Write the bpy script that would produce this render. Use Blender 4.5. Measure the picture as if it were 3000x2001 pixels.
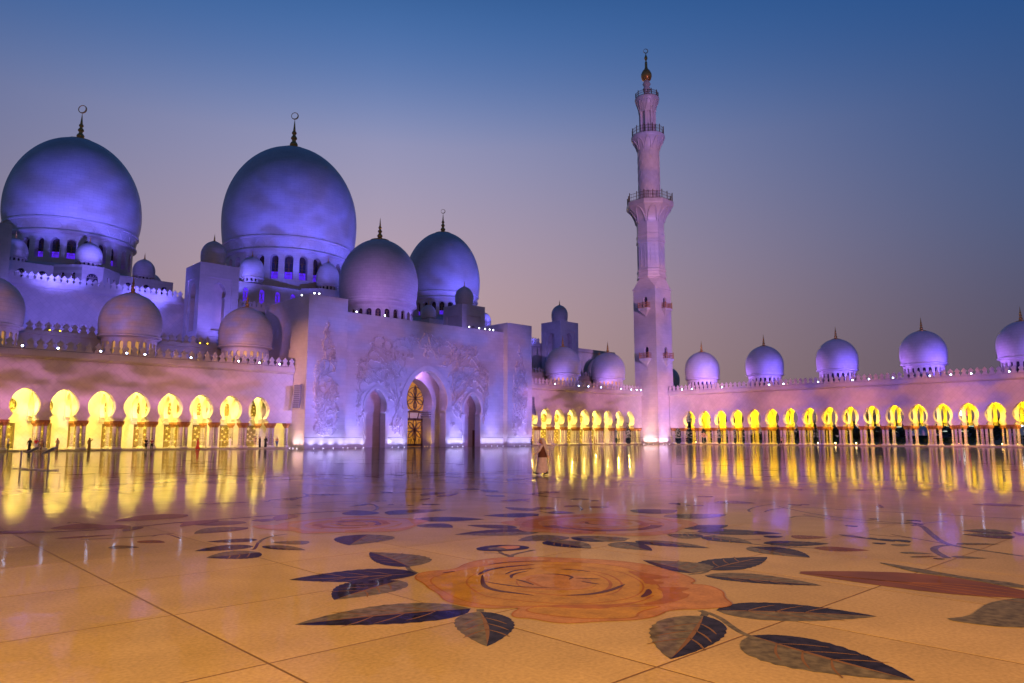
import bpy, math, random
from mathutils import Matrix, Vector
for o in list(bpy.data.objects): bpy.data.objects.remove(o, do_unlink=True)
SC = bpy.context.scene
COL = SC.collection
RND = random.Random(7)
PI = math.pi
def rad(d): return math.radians(d)

# ------------------------------------------------------------------ camera
# world axes: +X runs along the prayer-hall front, +Y runs towards the prayer hall
cd = bpy.data.cameras.new('camera'); cam = bpy.data.objects.new('camera', cd); COL.objects.link(cam)
cd.lens = 25.56; cd.sensor_width = 36.0; cd.clip_end = 4000; cd.clip_start = 0.1
cam.location = (0, 0, 1.85); cam.rotation_euler = (rad(90 + 7.476), 0, rad(-43.3))
SC.camera = cam

# ------------------------------------------------------------------ dusk sky
def srgb(r, g, b):
    f = lambda v: (v/255/12.92 if v/255 <= .04045 else ((v/255 + .055)/1.055)**2.4)
    return (f(r), f(g), f(b), 1)
W = bpy.data.worlds.new('World'); SC.world = W; W.use_nodes = True
nt = W.node_tree; N = nt.nodes; LK = nt.links; N.clear()
def nd(t, **kw):
    n = N.new(t)
    for k, v in kw.items(): setattr(n, k, v)
    return n
tc = nd('ShaderNodeTexCoord'); sep = nd('ShaderNodeSeparateXYZ'); LK.new(tc.outputs['Generated'], sep.inputs[0])
def ramp(stops):
    r = nd('ShaderNodeValToRGB'); r.color_ramp.interpolation = 'B_SPLINE'
    el = r.color_ramp.elements
    while len(el) < len(stops): el.new(.5)
    for e, (p, c) in zip(el, stops): e.position = p; e.color = srgb(*c)
    LK.new(sep.outputs['Z'], r.inputs[0]); return r
west = ramp([(0, (184, 148, 138)), (.10, (192, 158, 154)), (.22, (190, 161, 170)), (.38, (146, 152, 190)), (.46, (90, 121, 176)), (.54, (58, 104, 164)), (1, (14, 42, 92))])
east = ramp([(0, (78, 68, 84)), (.12, (78, 73, 96)), (.25, (70, 89, 128)), (.42, (42, 82, 138)), (.56, (28, 74, 134)), (1, (12, 38, 86))])
wa = rad(43.3 - 10.6)
fl2 = nd('ShaderNodeVectorMath', operation='MULTIPLY'); fl2.inputs[1].default_value = (1, 1, 0); LK.new(tc.outputs['Generated'], fl2.inputs[0])
nrm = nd('ShaderNodeVectorMath', operation='NORMALIZE'); LK.new(fl2.outputs[0], nrm.inputs[0])
dot = nd('ShaderNodeVectorMath', operation='DOT_PRODUCT'); dot.inputs[1].default_value = (math.sin(wa), math.cos(wa), 0); LK.new(nrm.outputs[0], dot.inputs[0])
acs = nd('ShaderNodeMath', operation='ARCCOSINE'); LK.new(dot.outputs['Value'], acs.inputs[0])
mr = nd('ShaderNodeMapRange', interpolation_type='SMOOTHSTEP'); mr.inputs[1].default_value = rad(56); mr.inputs[2].default_value = rad(-6)
LK.new(acs.outputs[0], mr.inputs[0])
mx = nd('ShaderNodeMix', data_type='RGBA'); LK.new(mr.outputs[0], mx.inputs[0]); LK.new(east.outputs[0], mx.inputs[6]); LK.new(west.outputs[0], mx.inputs[7])
bg = nd('ShaderNodeBackground'); bg.inputs[1].default_value = 1.0; LK.new(mx.outputs[2], bg.inputs[0])
wo = nd('ShaderNodeOutputWorld'); LK.new(bg.outputs[0], wo.inputs[0])
# last light of the set sun: a very weak, wide, warm sun low in the west
sl = bpy.data.lights.new('afterglow_sun', 'SUN'); sl.energy = .04; sl.angle = rad(20); sl.color = (1, .7, .55)
so = bpy.data.objects.new('afterglow_sun', sl); COL.objects.link(so)
so.rotation_euler = Vector((-math.sin(wa), -math.cos(wa), -.05)).to_track_quat('-Z', 'Y').to_euler()

SC.view_settings.view_transform = 'Standard'; SC.view_settings.look = 'None'
SC.view_settings.exposure = 0; SC.view_settings.gamma = 1; SC.view_settings.use_curve_mapping = False
SC.cycles.use_denoising = True; SC.cycles.use_light_tree = True
SC.cycles.max_bounces = 5; SC.cycles.diffuse_bounces = 3; SC.cycles.glossy_bounces = 3
SC.cycles.sample_clamp_indirect = 60.0; SC.cycles.caustics_reflective = False; SC.cycles.caustics_refractive = False

# ------------------------------------------------------------------ flood lights (projectors on the roofs around the court)
def gobo(light, c1, c2, scale, lo, hi, seed=0, dim=1.0):
    """cloud slide in a projector: mixes two colours with a noise over the beam"""
    light.use_nodes = True; t = light.node_tree; n = t.nodes; l = t.links
    em = next(x for x in n if x.type == 'EMISSION')
    tcx = n.new('ShaderNodeTexCoord'); mp = n.new('ShaderNodeMapping')
    mp.inputs['Location'].default_value = (seed*3.1, seed*1.7, seed*.9)
    mp.inputs['Scale'].default_value = (scale, scale*2.0, scale)
    l.new(tcx.outputs['Normal'], mp.inputs[0])
    nz = n.new('ShaderNodeTexNoise'); nz.inputs['Scale'].default_value = 1; nz.inputs['Detail'].default_value = 4; nz.inputs['Roughness'].default_value = .55
    l.new(mp.outputs[0], nz.inputs['Vector'])
    m = n.new('ShaderNodeMapRange'); m.interpolation_type = 'SMOOTHSTEP'; m.inputs[1].default_value = lo; m.inputs[2].default_value = hi
    l.new(nz.outputs[0], m.inputs[0])
    x = n.new('ShaderNodeMix'); x.data_type = 'RGBA'; x.inputs[6].default_value = (*[v*dim for v in c2], 1); x.inputs[7].default_value = (*c1, 1)
    l.new(m.outputs[0], x.inputs[0]); l.new(x.outputs[2], em.inputs['Color']); em.inputs['Strength'].default_value = 1
def spot(name, loc, tgt, E, col, ang, blend=.5, size=.3, parent=None, slide=None):
    """E = irradiance wanted at the target"""
    ld = bpy.data.lights.new(name, 'SPOT'); d = (Vector(tgt) - Vector(loc)).length
    ld.energy = E*4*PI*d*d; ld.color = (1, 1, 1) if slide else col; ld.spot_size = rad(ang); ld.spot_blend = blend; ld.shadow_soft_size = size
    ob = bpy.data.objects.new(name, ld); COL.objects.link(ob); ob.location = loc
    ob.rotation_euler = (Vector(tgt) - Vector(loc)).to_track_quat('-Z', 'Y').to_euler()
    if slide: gobo(ld, *slide)
    if parent: ob.parent = parent; ob.matrix_parent_inverse = Matrix.Translation(-parent.location)
    return ob
def point(name, loc, P, col, size=.3, parent=None):
    ld = bpy.data.lights.new(name, 'POINT'); ld.energy = P; ld.color = col; ld.shadow_soft_size = size
    ob = bpy.data.objects.new(name, ld); COL.objects.link(ob); ob.location = loc
    if parent: ob.parent = parent; ob.matrix_parent_inverse = Matrix.Translation(-parent.location)
    return ob
PINK = (1, .34, .66); BROWN = (.60, .20, .10); VIOL = (.30, .20, 1); MAUVE = (.62, .26, .55); BLUE = (.13, .14, 1)
# on the arcades behind and beside the camera
for i, (x, E) in enumerate(((11, 3.4), (21, 3.0), (32, 3.0), (42, 3.0))):
    spot('court_floodlight', (-28, 45, 16), (x, 112, 7.0), E, PINK, 10.5 + 1.5*(i == 0), .9, slide=(PINK, BROWN, 14, .42, .56, 1, .55))
spot('court_floodlight', (10, -36, 16), (51, 112, 7), 2.3, PINK, 9, .9, slide=((.62, .32, 1), (.85, .32, .6), 22, .40, .56, 2, .8))
spot('court_floodlight', (-28, 101, 13), (55.9, 109, 12.5), 3.0, (1, .42, .30), 13, .9)
for x, E in ((66, 3.4), (95, 3.4)):
    spot('court_floodlight', (48, -30, 17), (x, 107, 11.5), E, VIOL, 15, .7, slide=((.22, .18, 1), (.46, .22, .85), 13, .38, .60, 4, .7))
for x in (116, 138):
    spot('court_floodlight', (30, -35, 17), (x, 112, 6.5), 3.2, PINK, 8, .9, slide=(PINK, BROWN, 26, .40, .55, 3, .6))
for y in (101, 84, 67, 50, 34):
    spot('court_floodlight', (20, -38, 17), (155, y, 6.5), 3.1, PINK, 8.5 if y > 60 else 10, .9, slide=((1, .32, .50), (.50, .20, .95), 20, .40, .57, 6, .85))
for z, E, an in ((16, 4.4, 12), (44, 3.9, 13), (76, 2.6, 15)):
    spot('court_floodlight', (70, -35, 17), (154, 108, z), E, (.75, .34, .62), an, .9, slide=((.85, .38, .72), (.58, .32, .95), 10, .36, .64, 8, .9))
for x in (14.5, 32.1, 49.7):
    spot('court_floodlight', (-28, 45, 16), (x, 116, 19), 2.0, PINK, 7, .8, slide=((.42, .24, 1), (.85, .32, .50), 40, .40, .64, 5, .8))
for x in (126.9, 143.7):
    spot('court_floodlight', (30, -35, 17), (x, 116, 19), 1.5, PINK, 4.5, .8, slide=((.34, .22, 1), (.60, .30, .70), 50, .40, .60, 7, .8))
for y in (100.6, 83.7, 66.7, 49.4, 32.4):
    spot('court_floodlight', (20, -38, 17), (160, y, 19.5), 1.5, (.42, .24, 1), 5, .8)
spot('court_floodlight', (30, -35, 17), (144, 133, 27), .9, (.32, .2, 1), 6, .8)
# warm light that spills over the near floor from the lit arcades behind the camera
spot('arcade_spill', (-26, 4, 7), (.5, 5.0, 0), 13, (1, .50, .0), 44, 1, 2.0)
spot('arcade_spill', (-8, -30, 9), (10, 7, 0), 7.5, (1, .41, .16), 60, 1, 2.0)
# blue floods on the prayer-hall roofs for the three great domes
for loc, tg, E, an, sd in [((24, 124, 20), (30, 158, 50), 5.0, 46, 1), ((43, 124, 19), (38, 158, 48), 3.2, 46, 2),
                           ((66, 125, 24), (76, 155, 54), 5.2, 50, 3), ((96, 125, 24), (88, 155, 54), 3.6, 50, 4), ((56, 143, 29), (70, 158, 50), 2.2, 60, 7), ((107, 143, 29), (93, 158, 50), 1.8, 60, 8),
                           ((122, 124, 20), (126, 160, 47), 4.2, 40, 5), ((137, 124, 20), (134, 160, 47), 4.2, 40, 6)]:
    spot('roof_floodlight', loc, tg, E, BLUE, an, .8, .5, slide=((.14, .125, 1), (.13, .10, .60), 8, .40, .58, sd, .75))
spot('roof_floodlight', (70, 112, 24.5), (80, 122, 34), 2.4, (.42, .2, .85), 70, .6, .4)
spot('roof_floodlight', (96, 112, 24.5), (86, 122, 33), 3.8, (.22, .15, 1), 70, .6, .4)
# hall walls, tiers and towers
for loc, tg, E, an in [((22, 124.5, 17.3), (24, 140, 23), 2.9, 100), ((34, 124.5, 17.3), (36, 140, 23), 2.0, 100),
                       ((34, 141.5, 28.4), (34, 153, 32), 3.4, 130), ((80, 141, 28.4), (80, 152, 33), .8, 130), ((130, 141.5, 28.4), (130, 153, 32), 3.0, 120),
                       ((50.5, 123.5, 18), (50.7, 132, 26), 6.5, 80), ((40, 131, 17.4), (47.2, 135.5, 26), 1.8, 90),
                       ((111.5, 124, 24), (111.7, 132, 29), 3.2, 80), ((134, 128, 18), (142, 135, 27), .6, 70)]:
    spot('roof_floodlight', loc, tg, E*.8, (.19, .14, 1), an, .7, .4)
for i, b in enumerate((100.6, 83.7, 66.7, 49.5, 32.4)):
    spot('roof_floodlight', (156.2, b - 8, 13.9), (160, b, 19), 4.2, (.16, .1, 1), 70, .7, .2)
    spot('roof_floodlight', (156.0, b + 7.5, 13.9), (159.5, b, 19.5), 2.6, (.42, .18, 1), 70, .7, .2)
for a in (126.9, 143.7):
    spot('roof_floodlight', (a - 6.5, 112.8, 13.9), (a, 116, 19), 1.8, (.3, .17, .95), 80, .7, .2)
    spot('roof_floodlight', (a + 6.5, 112.8, 13.9), (a, 116, 19), 1.6, (.25, .17, 1), 80, .7, .2)
for a in (10, 23, 41, 110, 119, 135):
    spot('roof_floodlight', (a, 118.2, 13.4), (a, 122, 17), 1.3, (.24, .18, 1), 120, .8, .2)
for a in (14.5, 32.1, 49.7):
    spot('roof_floodlight', (a + 6.5, 112.8, 13.9), (a, 116, 18.5), .8, (.32, .2, .95), 80, .7, .2)

# ------------------------------------------------------------------ materials
MATS = {}
def mat(name, base, rough=.5, metal=0, spec=.5, emit=None, estr=0, var=.0, vscale=1.0, bump=0, bscale=20, kind=None):
    if name in MATS: return MATS[name]
    m = bpy.data.materials.new(name); m.use_nodes = True; t = m.node_tree; n = t.nodes; l = t.links
    p = n['Principled BSDF']; p.inputs['Base Color'].default_value = (*base, 1); p.inputs['Roughness'].default_value = rough
    p.inputs['Metallic'].default_value = metal; p.inputs['Specular IOR Level'].default_value = spec
    if emit: p.inputs['Emission Color'].default_value = (*emit, 1); p.inputs['Emission Strength'].default_value = estr
    geo = n.new('ShaderNodeNewGeometry')
    col = None; hgt = None
    def vec(kind):
        s = n.new('ShaderNodeSeparateXYZ'); l.new(geo.outputs['Position'], s.inputs[0])
        ad = n.new('ShaderNodeMath'); ad.operation = 'ADD'; l.new(s.outputs[0], ad.inputs[0]); l.new(s.outputs[1], ad.inputs[1])
        c = n.new('ShaderNodeCombineXYZ'); l.new(ad.outputs[0], c.inputs[0]); l.new(s.outputs[2], c.inputs[1])
        if kind == 'diag':
            mp = n.new('ShaderNodeMapping'); mp.inputs['Rotation'].default_value = (0, 0, rad(45)); l.new(c.outputs[0], mp.inputs[0]); return mp.outputs[0]
        return c.outputs[0]
    if kind in ('diag', 'course', 'slab', 'dome'):
        br = n.new('ShaderNodeTexBrick')
        br.inputs['Color1'].default_value = (*base, 1); br.inputs['Color2'].default_value = (*[v*.90 for v in base], 1)
        br.inputs['Mortar'].default_value = (*[v*{'dome': .70, 'course': .72, 'diag': .72}.get(kind, .5) for v in base], 1); br.inputs['Scale'].default_value = 1
        br.inputs['Mortar Smooth'].default_value = .3; br.inputs['Bias'].default_value = -.2
        bw, bh, ms = {'diag': (.86, .86, .018), 'course': (1.3, .62, .012), 'slab': (2.25, 2.25, .012), 'dome': (1.15, .55, .018)}[kind]
        br.inputs['Brick Width'].default_value = bw; br.inputs['Row Height'].default_value = bh; br.inputs['Mortar Size'].default_value = ms
        if kind == 'slab':
            br.offset = 0
            mp = n.new('ShaderNodeMapping'); mp.inputs['Location'].default_value = (-.60, -1.45, 0); l.new(geo.outputs['Position'], mp.inputs[0]); l.new(mp.outputs[0], br.inputs[0])
        elif kind == 'dome':
            tcx = n.new('ShaderNodeTexCoord'); s = n.new('ShaderNodeSeparateXYZ'); l.new(tcx.outputs['Object'], s.inputs[0])
            at = n.new('ShaderNodeMath'); at.operation = 'ARCTAN2'; l.new(s.outputs[1], at.inputs[0]); l.new(s.outputs[0], at.inputs[1])
            ln = n.new('ShaderNodeMath'); ln.operation = 'MULTIPLY'; ln.inputs[1].default_value = 9.0; l.new(at.outputs[0], ln.inputs[0])
            c = n.new('ShaderNodeCombineXYZ'); l.new(ln.outputs[0], c.inputs[0]); l.new(s.outputs[2], c.inputs[1]); l.new(c.outputs[0], br.inputs[0])
        else: l.new(vec(kind), br.inputs[0])
        col = br.outputs['Color']; hgt = br.outputs['Fac']
    if var:
        nz = n.new('ShaderNodeTexNoise'); nz.inputs['Scale'].default_value = vscale; nz.inputs['Detail'].default_value = 6; l.new(geo.outputs['Position'], nz.inputs['Vector'])
        mrn = n.new('ShaderNodeMapRange'); mrn.inputs[1].default_value = .3; mrn.inputs[2].default_value = .7; mrn.inputs[3].default_value = 1 - var; mrn.inputs[4].default_value = 1 + var*.5
        l.new(nz.outputs[0], mrn.inputs[0])
        mm = n.new('ShaderNodeMix'); mm.data_type = 'RGBA'; mm.blend_type = 'MULTIPLY'; mm.inputs[0].default_value = 1
        if col: l.new(col, mm.inputs[6])
        else: mm.inputs[6].default_value = (*base, 1)
        l.new(mrn.outputs[0], mm.inputs[7]); col = mm.outputs[2]
    if col: l.new(col, p.inputs['Base Color'])
    if bump or hgt:
        bp = n.new('ShaderNodeBump'); bp.inputs['Distance'].default_value = .02; bp.inputs['Strength'].default_value = bump or (.12 if kind == 'dome' else .3)
        if hgt: bp.invert = True; l.new(hgt, bp.inputs['Height'])
        else:
            nb = n.new('ShaderNodeTexNoise'); nb.inputs['Scale'].default_value = bscale; nb.inputs['Detail'].default_value = 4
            l.new(geo.outputs['Position'], nb.inputs['Vector']); l.new(nb.outputs[0], bp.inputs['Height'])
        l.new(bp.outputs[0], p.inputs['Normal'])
    MATS[name] = m; return m
MB_ = (.45, .42, .41)
M_diag = mat('marble_diamond_tile', MB_, .45, kind='diag', var=.12, vscale=.35)
M_course = mat('marble_coursed', MB_, .42, kind='course', var=.12, vscale=.3)
M_dome = mat('marble_dome', MB_, .5, kind='dome', var=.12, vscale=.25)
M_marble = mat('marble_plain', MB_, .42, var=.12, vscale=.8)
M_gold = mat('gilded_bronze', (.60, .31, .07), .32, .55, var=.25, vscale=3)
M_bronze = mat('dark_bronze', (.16, .085, .04), .45, .6)
M_cap = mat('palm_capital_bronze', (.30, .13, .035), .5, .25, var=.3, vscale=8, bump=.8, bscale=14)
M_glass = mat('dark_window_glass', (.03, .025, .05), .12, 0, .6, var=.3, vscale=2)
M_glass_blue = mat('blue_lit_window', (.05, .03, .3), .3, emit=(.11, .02, 1), estr=.9)
M_glass_gold = mat('gold_lit_window', (.3, .18, .06), .4, emit=(1, .5, .14), estr=.45, var=.4, vscale=6)
M_door = mat('amber_door_glass', (.4, .2, .04), .25, emit=(1, .42, .02), estr=.30, var=.6, vscale=4)
M_panel = mat('etched_glass_panel', (.20, .15, .06), .25, var=.3, vscale=3)
M_star = mat('etched_flower', (.55, .47, .22), .5)
M_lattice = mat('window_lattice', (.34, .28, .26), .6)
M_lamp = mat('lamp_lens_bluewhite', (.8, .85, 1), .3, emit=(.45, .58, 1), estr=30)
M_lampg = mat('lamp_lens_ground', (.9, .9, 1), .3, emit=(.8, .82, 1), estr=12)
M_lampw = mat('lamp_lens_warm', (1, .9, .6), .3, emit=(1, .72, .28), estr=14)
M_lampy = mat('lamp_lens_amber', (1, .8, .1), .3, emit=(1, .62, .02), estr=5)
M_metal = mat('grey_lamp_housing', (.10, .10, .11), .5, .4)
M_steel = mat('steel_grey', (.42, .40, .40), .35, .6)
M_spk = mat('speaker_cabinet', (.26, .25, .27), .55, .2, var=.2, vscale=6)
M_spkg = mat('speaker_grille', (.10, .10, .11), .6)
def dots_material():
    m = mat('marble_column_inlaid', (.30, .27, .25), .4); t = m.node_tree; n = t.nodes; l = t.links
    tcx = n.new('ShaderNodeTexCoord'); s = n.new('ShaderNodeSeparateXYZ'); l.new(tcx.outputs['Object'], s.inputs[0])
    at = n.new('ShaderNodeMath'); at.operation = 'ARCTAN2'; l.new(s.outputs[1], at.inputs[0]); l.new(s.outputs[0], at.inputs[1])
    c = n.new('ShaderNodeCombineXYZ'); l.new(at.outputs[0], c.inputs[0]); l.new(s.outputs[2], c.inputs[1])
    mp = n.new('ShaderNodeMapping'); mp.inputs['Scale'].default_value = (1.6, 5.0, 1); l.new(c.outputs[0], mp.inputs[0])
    v = n.new('ShaderNodeTexVoronoi'); v.inputs['Scale'].default_value = 1; v.inputs['Randomness'].default_value = .8; v.voronoi_dimensions = '2D'; l.new(mp.outputs[0], v.inputs['Vector'])
    th = n.new('ShaderNodeMath'); th.operation = 'LESS_THAN'; th.inputs[1].default_value = .27; l.new(v.outputs['Distance'], th.inputs[0])
    zz = n.new('ShaderNodeMath'); zz.operation = 'LESS_THAN'; zz.inputs[1].default_value = 2.35; l.new(s.outputs[2], zz.inputs[0])
    mu = n.new('ShaderNodeMath'); mu.operation = 'MULTIPLY'; l.new(th.outputs[0], mu.inputs[0]); l.new(zz.outputs[0], mu.inputs[1])
    x = n.new('ShaderNodeMix'); x.data_type = 'RGBA'; x.inputs[6].default_value = (.30, .27, .25, 1); x.inputs[7].default_value = (.09, .05, .03, 1)
    l.new(mu.outputs[0], x.inputs[0]); l.new(x.outputs[2], n['Principled BSDF'].inputs['Base Color']); return m
M_column = dots_material()
def floor_material(name, base, slab=False, var=.1, gloss=1.0, vs=1.3):
    m = mat(name, base, .1, kind='slab' if slab else None, var=var, vscale=vs); t = m.node_tree; n = t.nodes; l = t.links
    p = n['Principled BSDF']; p.inputs['Roughness'].default_value = .05; p.inputs['IOR'].default_value = 1.24; p.inputs['Specular IOR Level'].default_value = .5*gloss
    geo = next(x for x in n if x.type == 'NEW_GEOMETRY')
    def noise(scale, detail, stretch=None):
        mp = n.new('ShaderNodeMapping'); l.new(geo.outputs['Position'], mp.inputs[0])
        z = n.new('ShaderNodeTexNoise'); z.inputs['Scale'].default_value = scale; z.inputs['Detail'].default_value = detail; l.new(mp.outputs[0], z.inputs['Vector']); return z.outputs[0]
    src = p.inputs['Base Color'].links[0].from_socket
    if base[0] > .3:   # stone chips, slab tone and worn patches
        for sc, dt, lo, hi in ((26, 3, .86, 1.10), (.22, 5, .82, 1.14)):
            nn = noise(sc, dt); mrx = n.new('ShaderNodeMapRange'); mrx.inputs[1].default_value = .32; mrx.inputs[2].default_value = .68; mrx.inputs[3].default_value = lo; mrx.inputs[4].default_value = hi; l.new(nn, mrx.inputs[0])
            mm = n.new('ShaderNodeMix'); mm.data_type = 'RGBA'; mm.blend_type = 'MULTIPLY'; mm.inputs[0].default_value = 1; l.new(src, mm.inputs[6]); l.new(mrx.outputs[0], mm.inputs[7]); src = mm.outputs[2]
        oi = n.new('ShaderNodeObjectInfo'); mrx = n.new('ShaderNodeMapRange'); mrx.inputs[3].default_value = .90; mrx.inputs[4].default_value = 1.06; l.new(oi.outputs['Random'], mrx.inputs[0])
        mm = n.new('ShaderNodeMix'); mm.data_type = 'RGBA'; mm.blend_type = 'MULTIPLY'; mm.inputs[0].default_value = 1; l.new(src, mm.inputs[6]); l.new(mrx.outputs[0], mm.inputs[7]); src = mm.outputs[2]
        l.new(src, p.inputs['Base Color'])
        rn = noise(.35, 5); mrr = n.new('ShaderNodeMapRange'); mrr.inputs[1].default_value = .35; mrr.inputs[2].default_value = .7; mrr.inputs[3].default_value = .045; mrr.inputs[4].default_value = .10; l.new(rn, mrr.inputs[0]); l.new(mrr.outputs[0], p.inputs['Roughness'])
    a = noise(.55, 1.5); b = noise(1.5, 2.5); c = noise(16, 3)
    def bump(h, dist, prev=None):
        bp = n.new('ShaderNodeBump'); bp.inputs['Strength'].default_value = 1; bp.inputs['Distance'].default_value = dist; l.new(h, bp.inputs['Height'])
        if prev: l.new(prev, bp.inputs['Normal'])
        return bp.outputs[0]
    o = bump(a, FB[0]); o = bump(b, FB[1], o); o = bump(c, FB[2], o); l.new(o, p.inputs['Normal'])
    # polish: nearly matt when looked at steeply, mirror-like at a grazing view
    p.inputs['Specular IOR Level'].default_value = 0
    gl = n.new('ShaderNodeBsdfGlossy'); gl.inputs['Color'].default_value = (.96, .93, .90, 1); l.new(o, gl.inputs['Normal'])
    rl = p.inputs['Roughness'].links
    if rl: l.new(rl[0].from_socket, gl.inputs['Roughness'])
    else: gl.inputs['Roughness'].default_value = .05
    lw = n.new('ShaderNodeLayerWeight'); lw.inputs['Blend'].default_value = .5
    pw = n.new('ShaderNodeMath'); pw.operation = 'POWER'; pw.inputs[1].default_value = 10.5; l.new(lw.outputs['Facing'], pw.inputs[0])
    ma = n.new('ShaderNodeMath'); ma.operation = 'MULTIPLY_ADD'; ma.inputs[1].default_value = .86; ma.inputs[2].default_value = .015; l.new(pw.outputs[0], ma.inputs[0])
    ms = n.new('ShaderNodeMixShader'); l.new(ma.outputs[0], ms.inputs[0]); l.new(p.outputs[0], ms.inputs[1]); l.new(gl.outputs[0], ms.inputs[2])
    l.new(ms.outputs[0], n['Material Output'].inputs['Surface']); return m
FB = (.0045, .0046, .00005)
FLOORC = (.42, .34, .17)
M_floor = floor_material('polished_marble_floor', FLOORC, True)
M_slab = floor_material('polished_marble_slab', FLOORC)
M_joint = mat('slab_joint', (.12, .07, .015), .7)
M_step = mat('marble_step', (.26, .22, .19), .25, var=.1, vscale=1)
INL = {'dark': floor_material('inlay_dark_blue_marble', (.020, .021, .048), var=.75, vs=7),
       'grey': floor_material('inlay_grey_green_marble', (.13, .125, .085), var=.55, vs=9),
       'purple': floor_material('inlay_purple_marble', (.07, .035, .05), var=.4),
       'brown': floor_material('inlay_brown_marble', (.16, .065, .03), var=.3),
       'ochre': floor_material('inlay_ochre_marble', (.42, .245, .03), var=.25, vs=4),
       'pink': floor_material('inlay_pink_marble', (.42, .225, .075), var=.25, vs=4),
       'rust': floor_material('inlay_rust_marble', (.30, .125, .02), var=.25, vs=4),
       'plum': floor_material('inlay_plum_marble', (.07, .03, .03), var=.3),
       'pale': floor_material('inlay_pale_pink_marble', (.42, .28, .24), var=.2),
       'vein': floor_material('inlay_vein_stone', (.17, .10, .04), var=.2)}

# ------------------------------------------------------------------ mesh helpers
class MB:
    def __init__(s): s.v = []; s.f = []
    def add(s, vs, fs):
        o = len(s.v); s.v += vs; s.f += [tuple(i + o for i in f) for f in fs]
    def box(s, x0, x1, y0, y1, z0, z1, skip=()):
        fs = {'b': (0, 3, 2, 1), 't': (4, 5, 6, 7), 'f': (0, 1, 5, 4), 'r': (1, 2, 6, 5), 'k': (2, 3, 7, 6), 'l': (3, 0, 4, 7)}
        s.add([(x0, y0, z0), (x1, y0, z0), (x1, y1, z0), (x0, y1, z0), (x0, y0, z1), (x1, y0, z1), (x1, y1, z1), (x0, y1, z1)], [f for k, f in fs.items() if k not in skip])
        return s
    def prism(s, poly, y0, y1, mp=lambda x, y, z: (x, y, z), skip=(), front=True, back=True):
        n = len(poly); o = len(s.v)
        s.v += [mp(x, y0, z) for x, z in poly] + [mp(x, y1, z) for x, z in poly]
        if front: s.f.append(tuple(o + i for i in range(n)))
        if back: s.f.append(tuple(o + n + i for i in reversed(range(n))))
        for i in range(n):
            if i in skip: continue
            j = (i + 1) % n; s.f.append((o + i, o + n + i, o + n + j, o + j))
        return s
    def lathe(s, prof, n=24, cx=0, cy=0, a0=0, a1=2*PI, capb=False, capt=False):
        full = abs(a1 - a0 - 2*PI) < 1e-6; m = n if full else n + 1; o = len(s.v)
        for r, z in prof:
            for i in range(m):
                t = a0 + (a1 - a0)*i/n; s.v.append((cx + r*math.cos(t), cy + r*math.sin(t), z))
        for k in range(len(prof) - 1):
            for i in range(n):
                j = (i + 1) % m; s.f.append((o + k*m + i, o + k*m + j, o + (k + 1)*m + j, o + (k + 1)*m + i))
        if capb: s.f.append(tuple(o + i for i in reversed(range(m))))
        if capt: s.f.append(tuple(o + (len(prof) - 1)*m + i for i in range(m)))
        return s
    def tube(s, pts, r, n=6, cap=True):
        rs = r if isinstance(r, (list, tuple)) else [r]*len(pts); o = len(s.v); P = [Vector(p) for p in pts]
        for i, p in enumerate(P):
            d = (P[min(i + 1, len(P) - 1)] - P[max(i - 1, 0)]).normalized()
            u = d.cross(Vector((0, 0, 1)) if abs(d.z) < .95 else Vector((1, 0, 0))).normalized(); w = d.cross(u)
            for k in range(n):
                t = 2*PI*k/n; s.v.append(tuple(p + (u*math.cos(t) + w*math.sin(t))*rs[i]))
        for i in range(len(P) - 1):
            for k in range(n):
                j = (k + 1) % n; s.f.append((o + i*n + k, o + i*n + j, o + (i + 1)*n + j, o + (i + 1)*n + k))
        if cap:
            s.f.append(tuple(o + k for k in reversed(range(n)))); s.f.append(tuple(o + (len(P) - 1)*n + k for k in range(n)))
        return s
    def ball(s, c, rx, ry, rz, n=10, m=6):
        o = len(s.v)
        prof = []
        for k in range(m + 1):
            t = -PI/2 + PI*k/m; prof.append((max(math.cos(t), .001), math.sin(t)))
        for r, z in prof:
            for i in range(n):
                t = 2*PI*i/n; s.v.append((c[0] + rx*r*math.cos(t), c[1] + ry*r*math.sin(t), c[2] + rz*z))
        for k in range(m):
            for i in range(n):
                j = (i + 1) % n; s.f.append((o + k*n + i, o + k*n + j, o + (k + 1)*n + j, o + (k + 1)*n + i))
        return s
    def mesh(s, name, m, smooth=False, angle=None):
        me = bpy.data.meshes.new(name); me.from_pydata(s.v, [], s.f); me.update()
        if m: me.materials.append(m)
        if smooth:
            me.shade_smooth()
            if angle:
                me.set_sharp_from_angle(angle=rad(angle))
        return me
def link(name, me, parent=None, loc=None, rz=0):
    o = bpy.data.objects.new(name, me); COL.objects.link(o)
    if loc is not None: o.location = loc
    if rz: o.rotation_euler = (0, 0, rz)
    if parent is not None:
        o.parent = parent; base = parent.matrix_parent_inverse if False else None
        o.matrix_parent_inverse = (WM(parent)).inverted()
    return o
def WM(o):
    m = Matrix.Translation(o.location) @ o.rotation_euler.to_matrix().to_4x4()
    return (WM(o.parent) @ o.matrix_parent_inverse @ m) if o.parent else m
def build(mb, name, m, parent=None, smooth=False, angle=None, loc=None, rz=0):
    return link(name, mb.mesh(name, m, smooth, angle), parent, loc, rz)
def thing(name, label, cat, loc=(0, 0, 0), group=None, rz=0):
    o = bpy.data.objects.new(name, None); COL.objects.link(o); o.location = loc; o.rotation_euler = (0, 0, rz)
    o.empty_display_size = .3; o['label'] = label; o['category'] = cat
    if group: o['group'] = group
    return o
def tag(o, label=None, cat=None, group=None, kind=None):
    if label: o['label'] = label
    if cat: o['category'] = cat
    if group: o['group'] = group
    if kind: o['kind'] = kind
    return o

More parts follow.
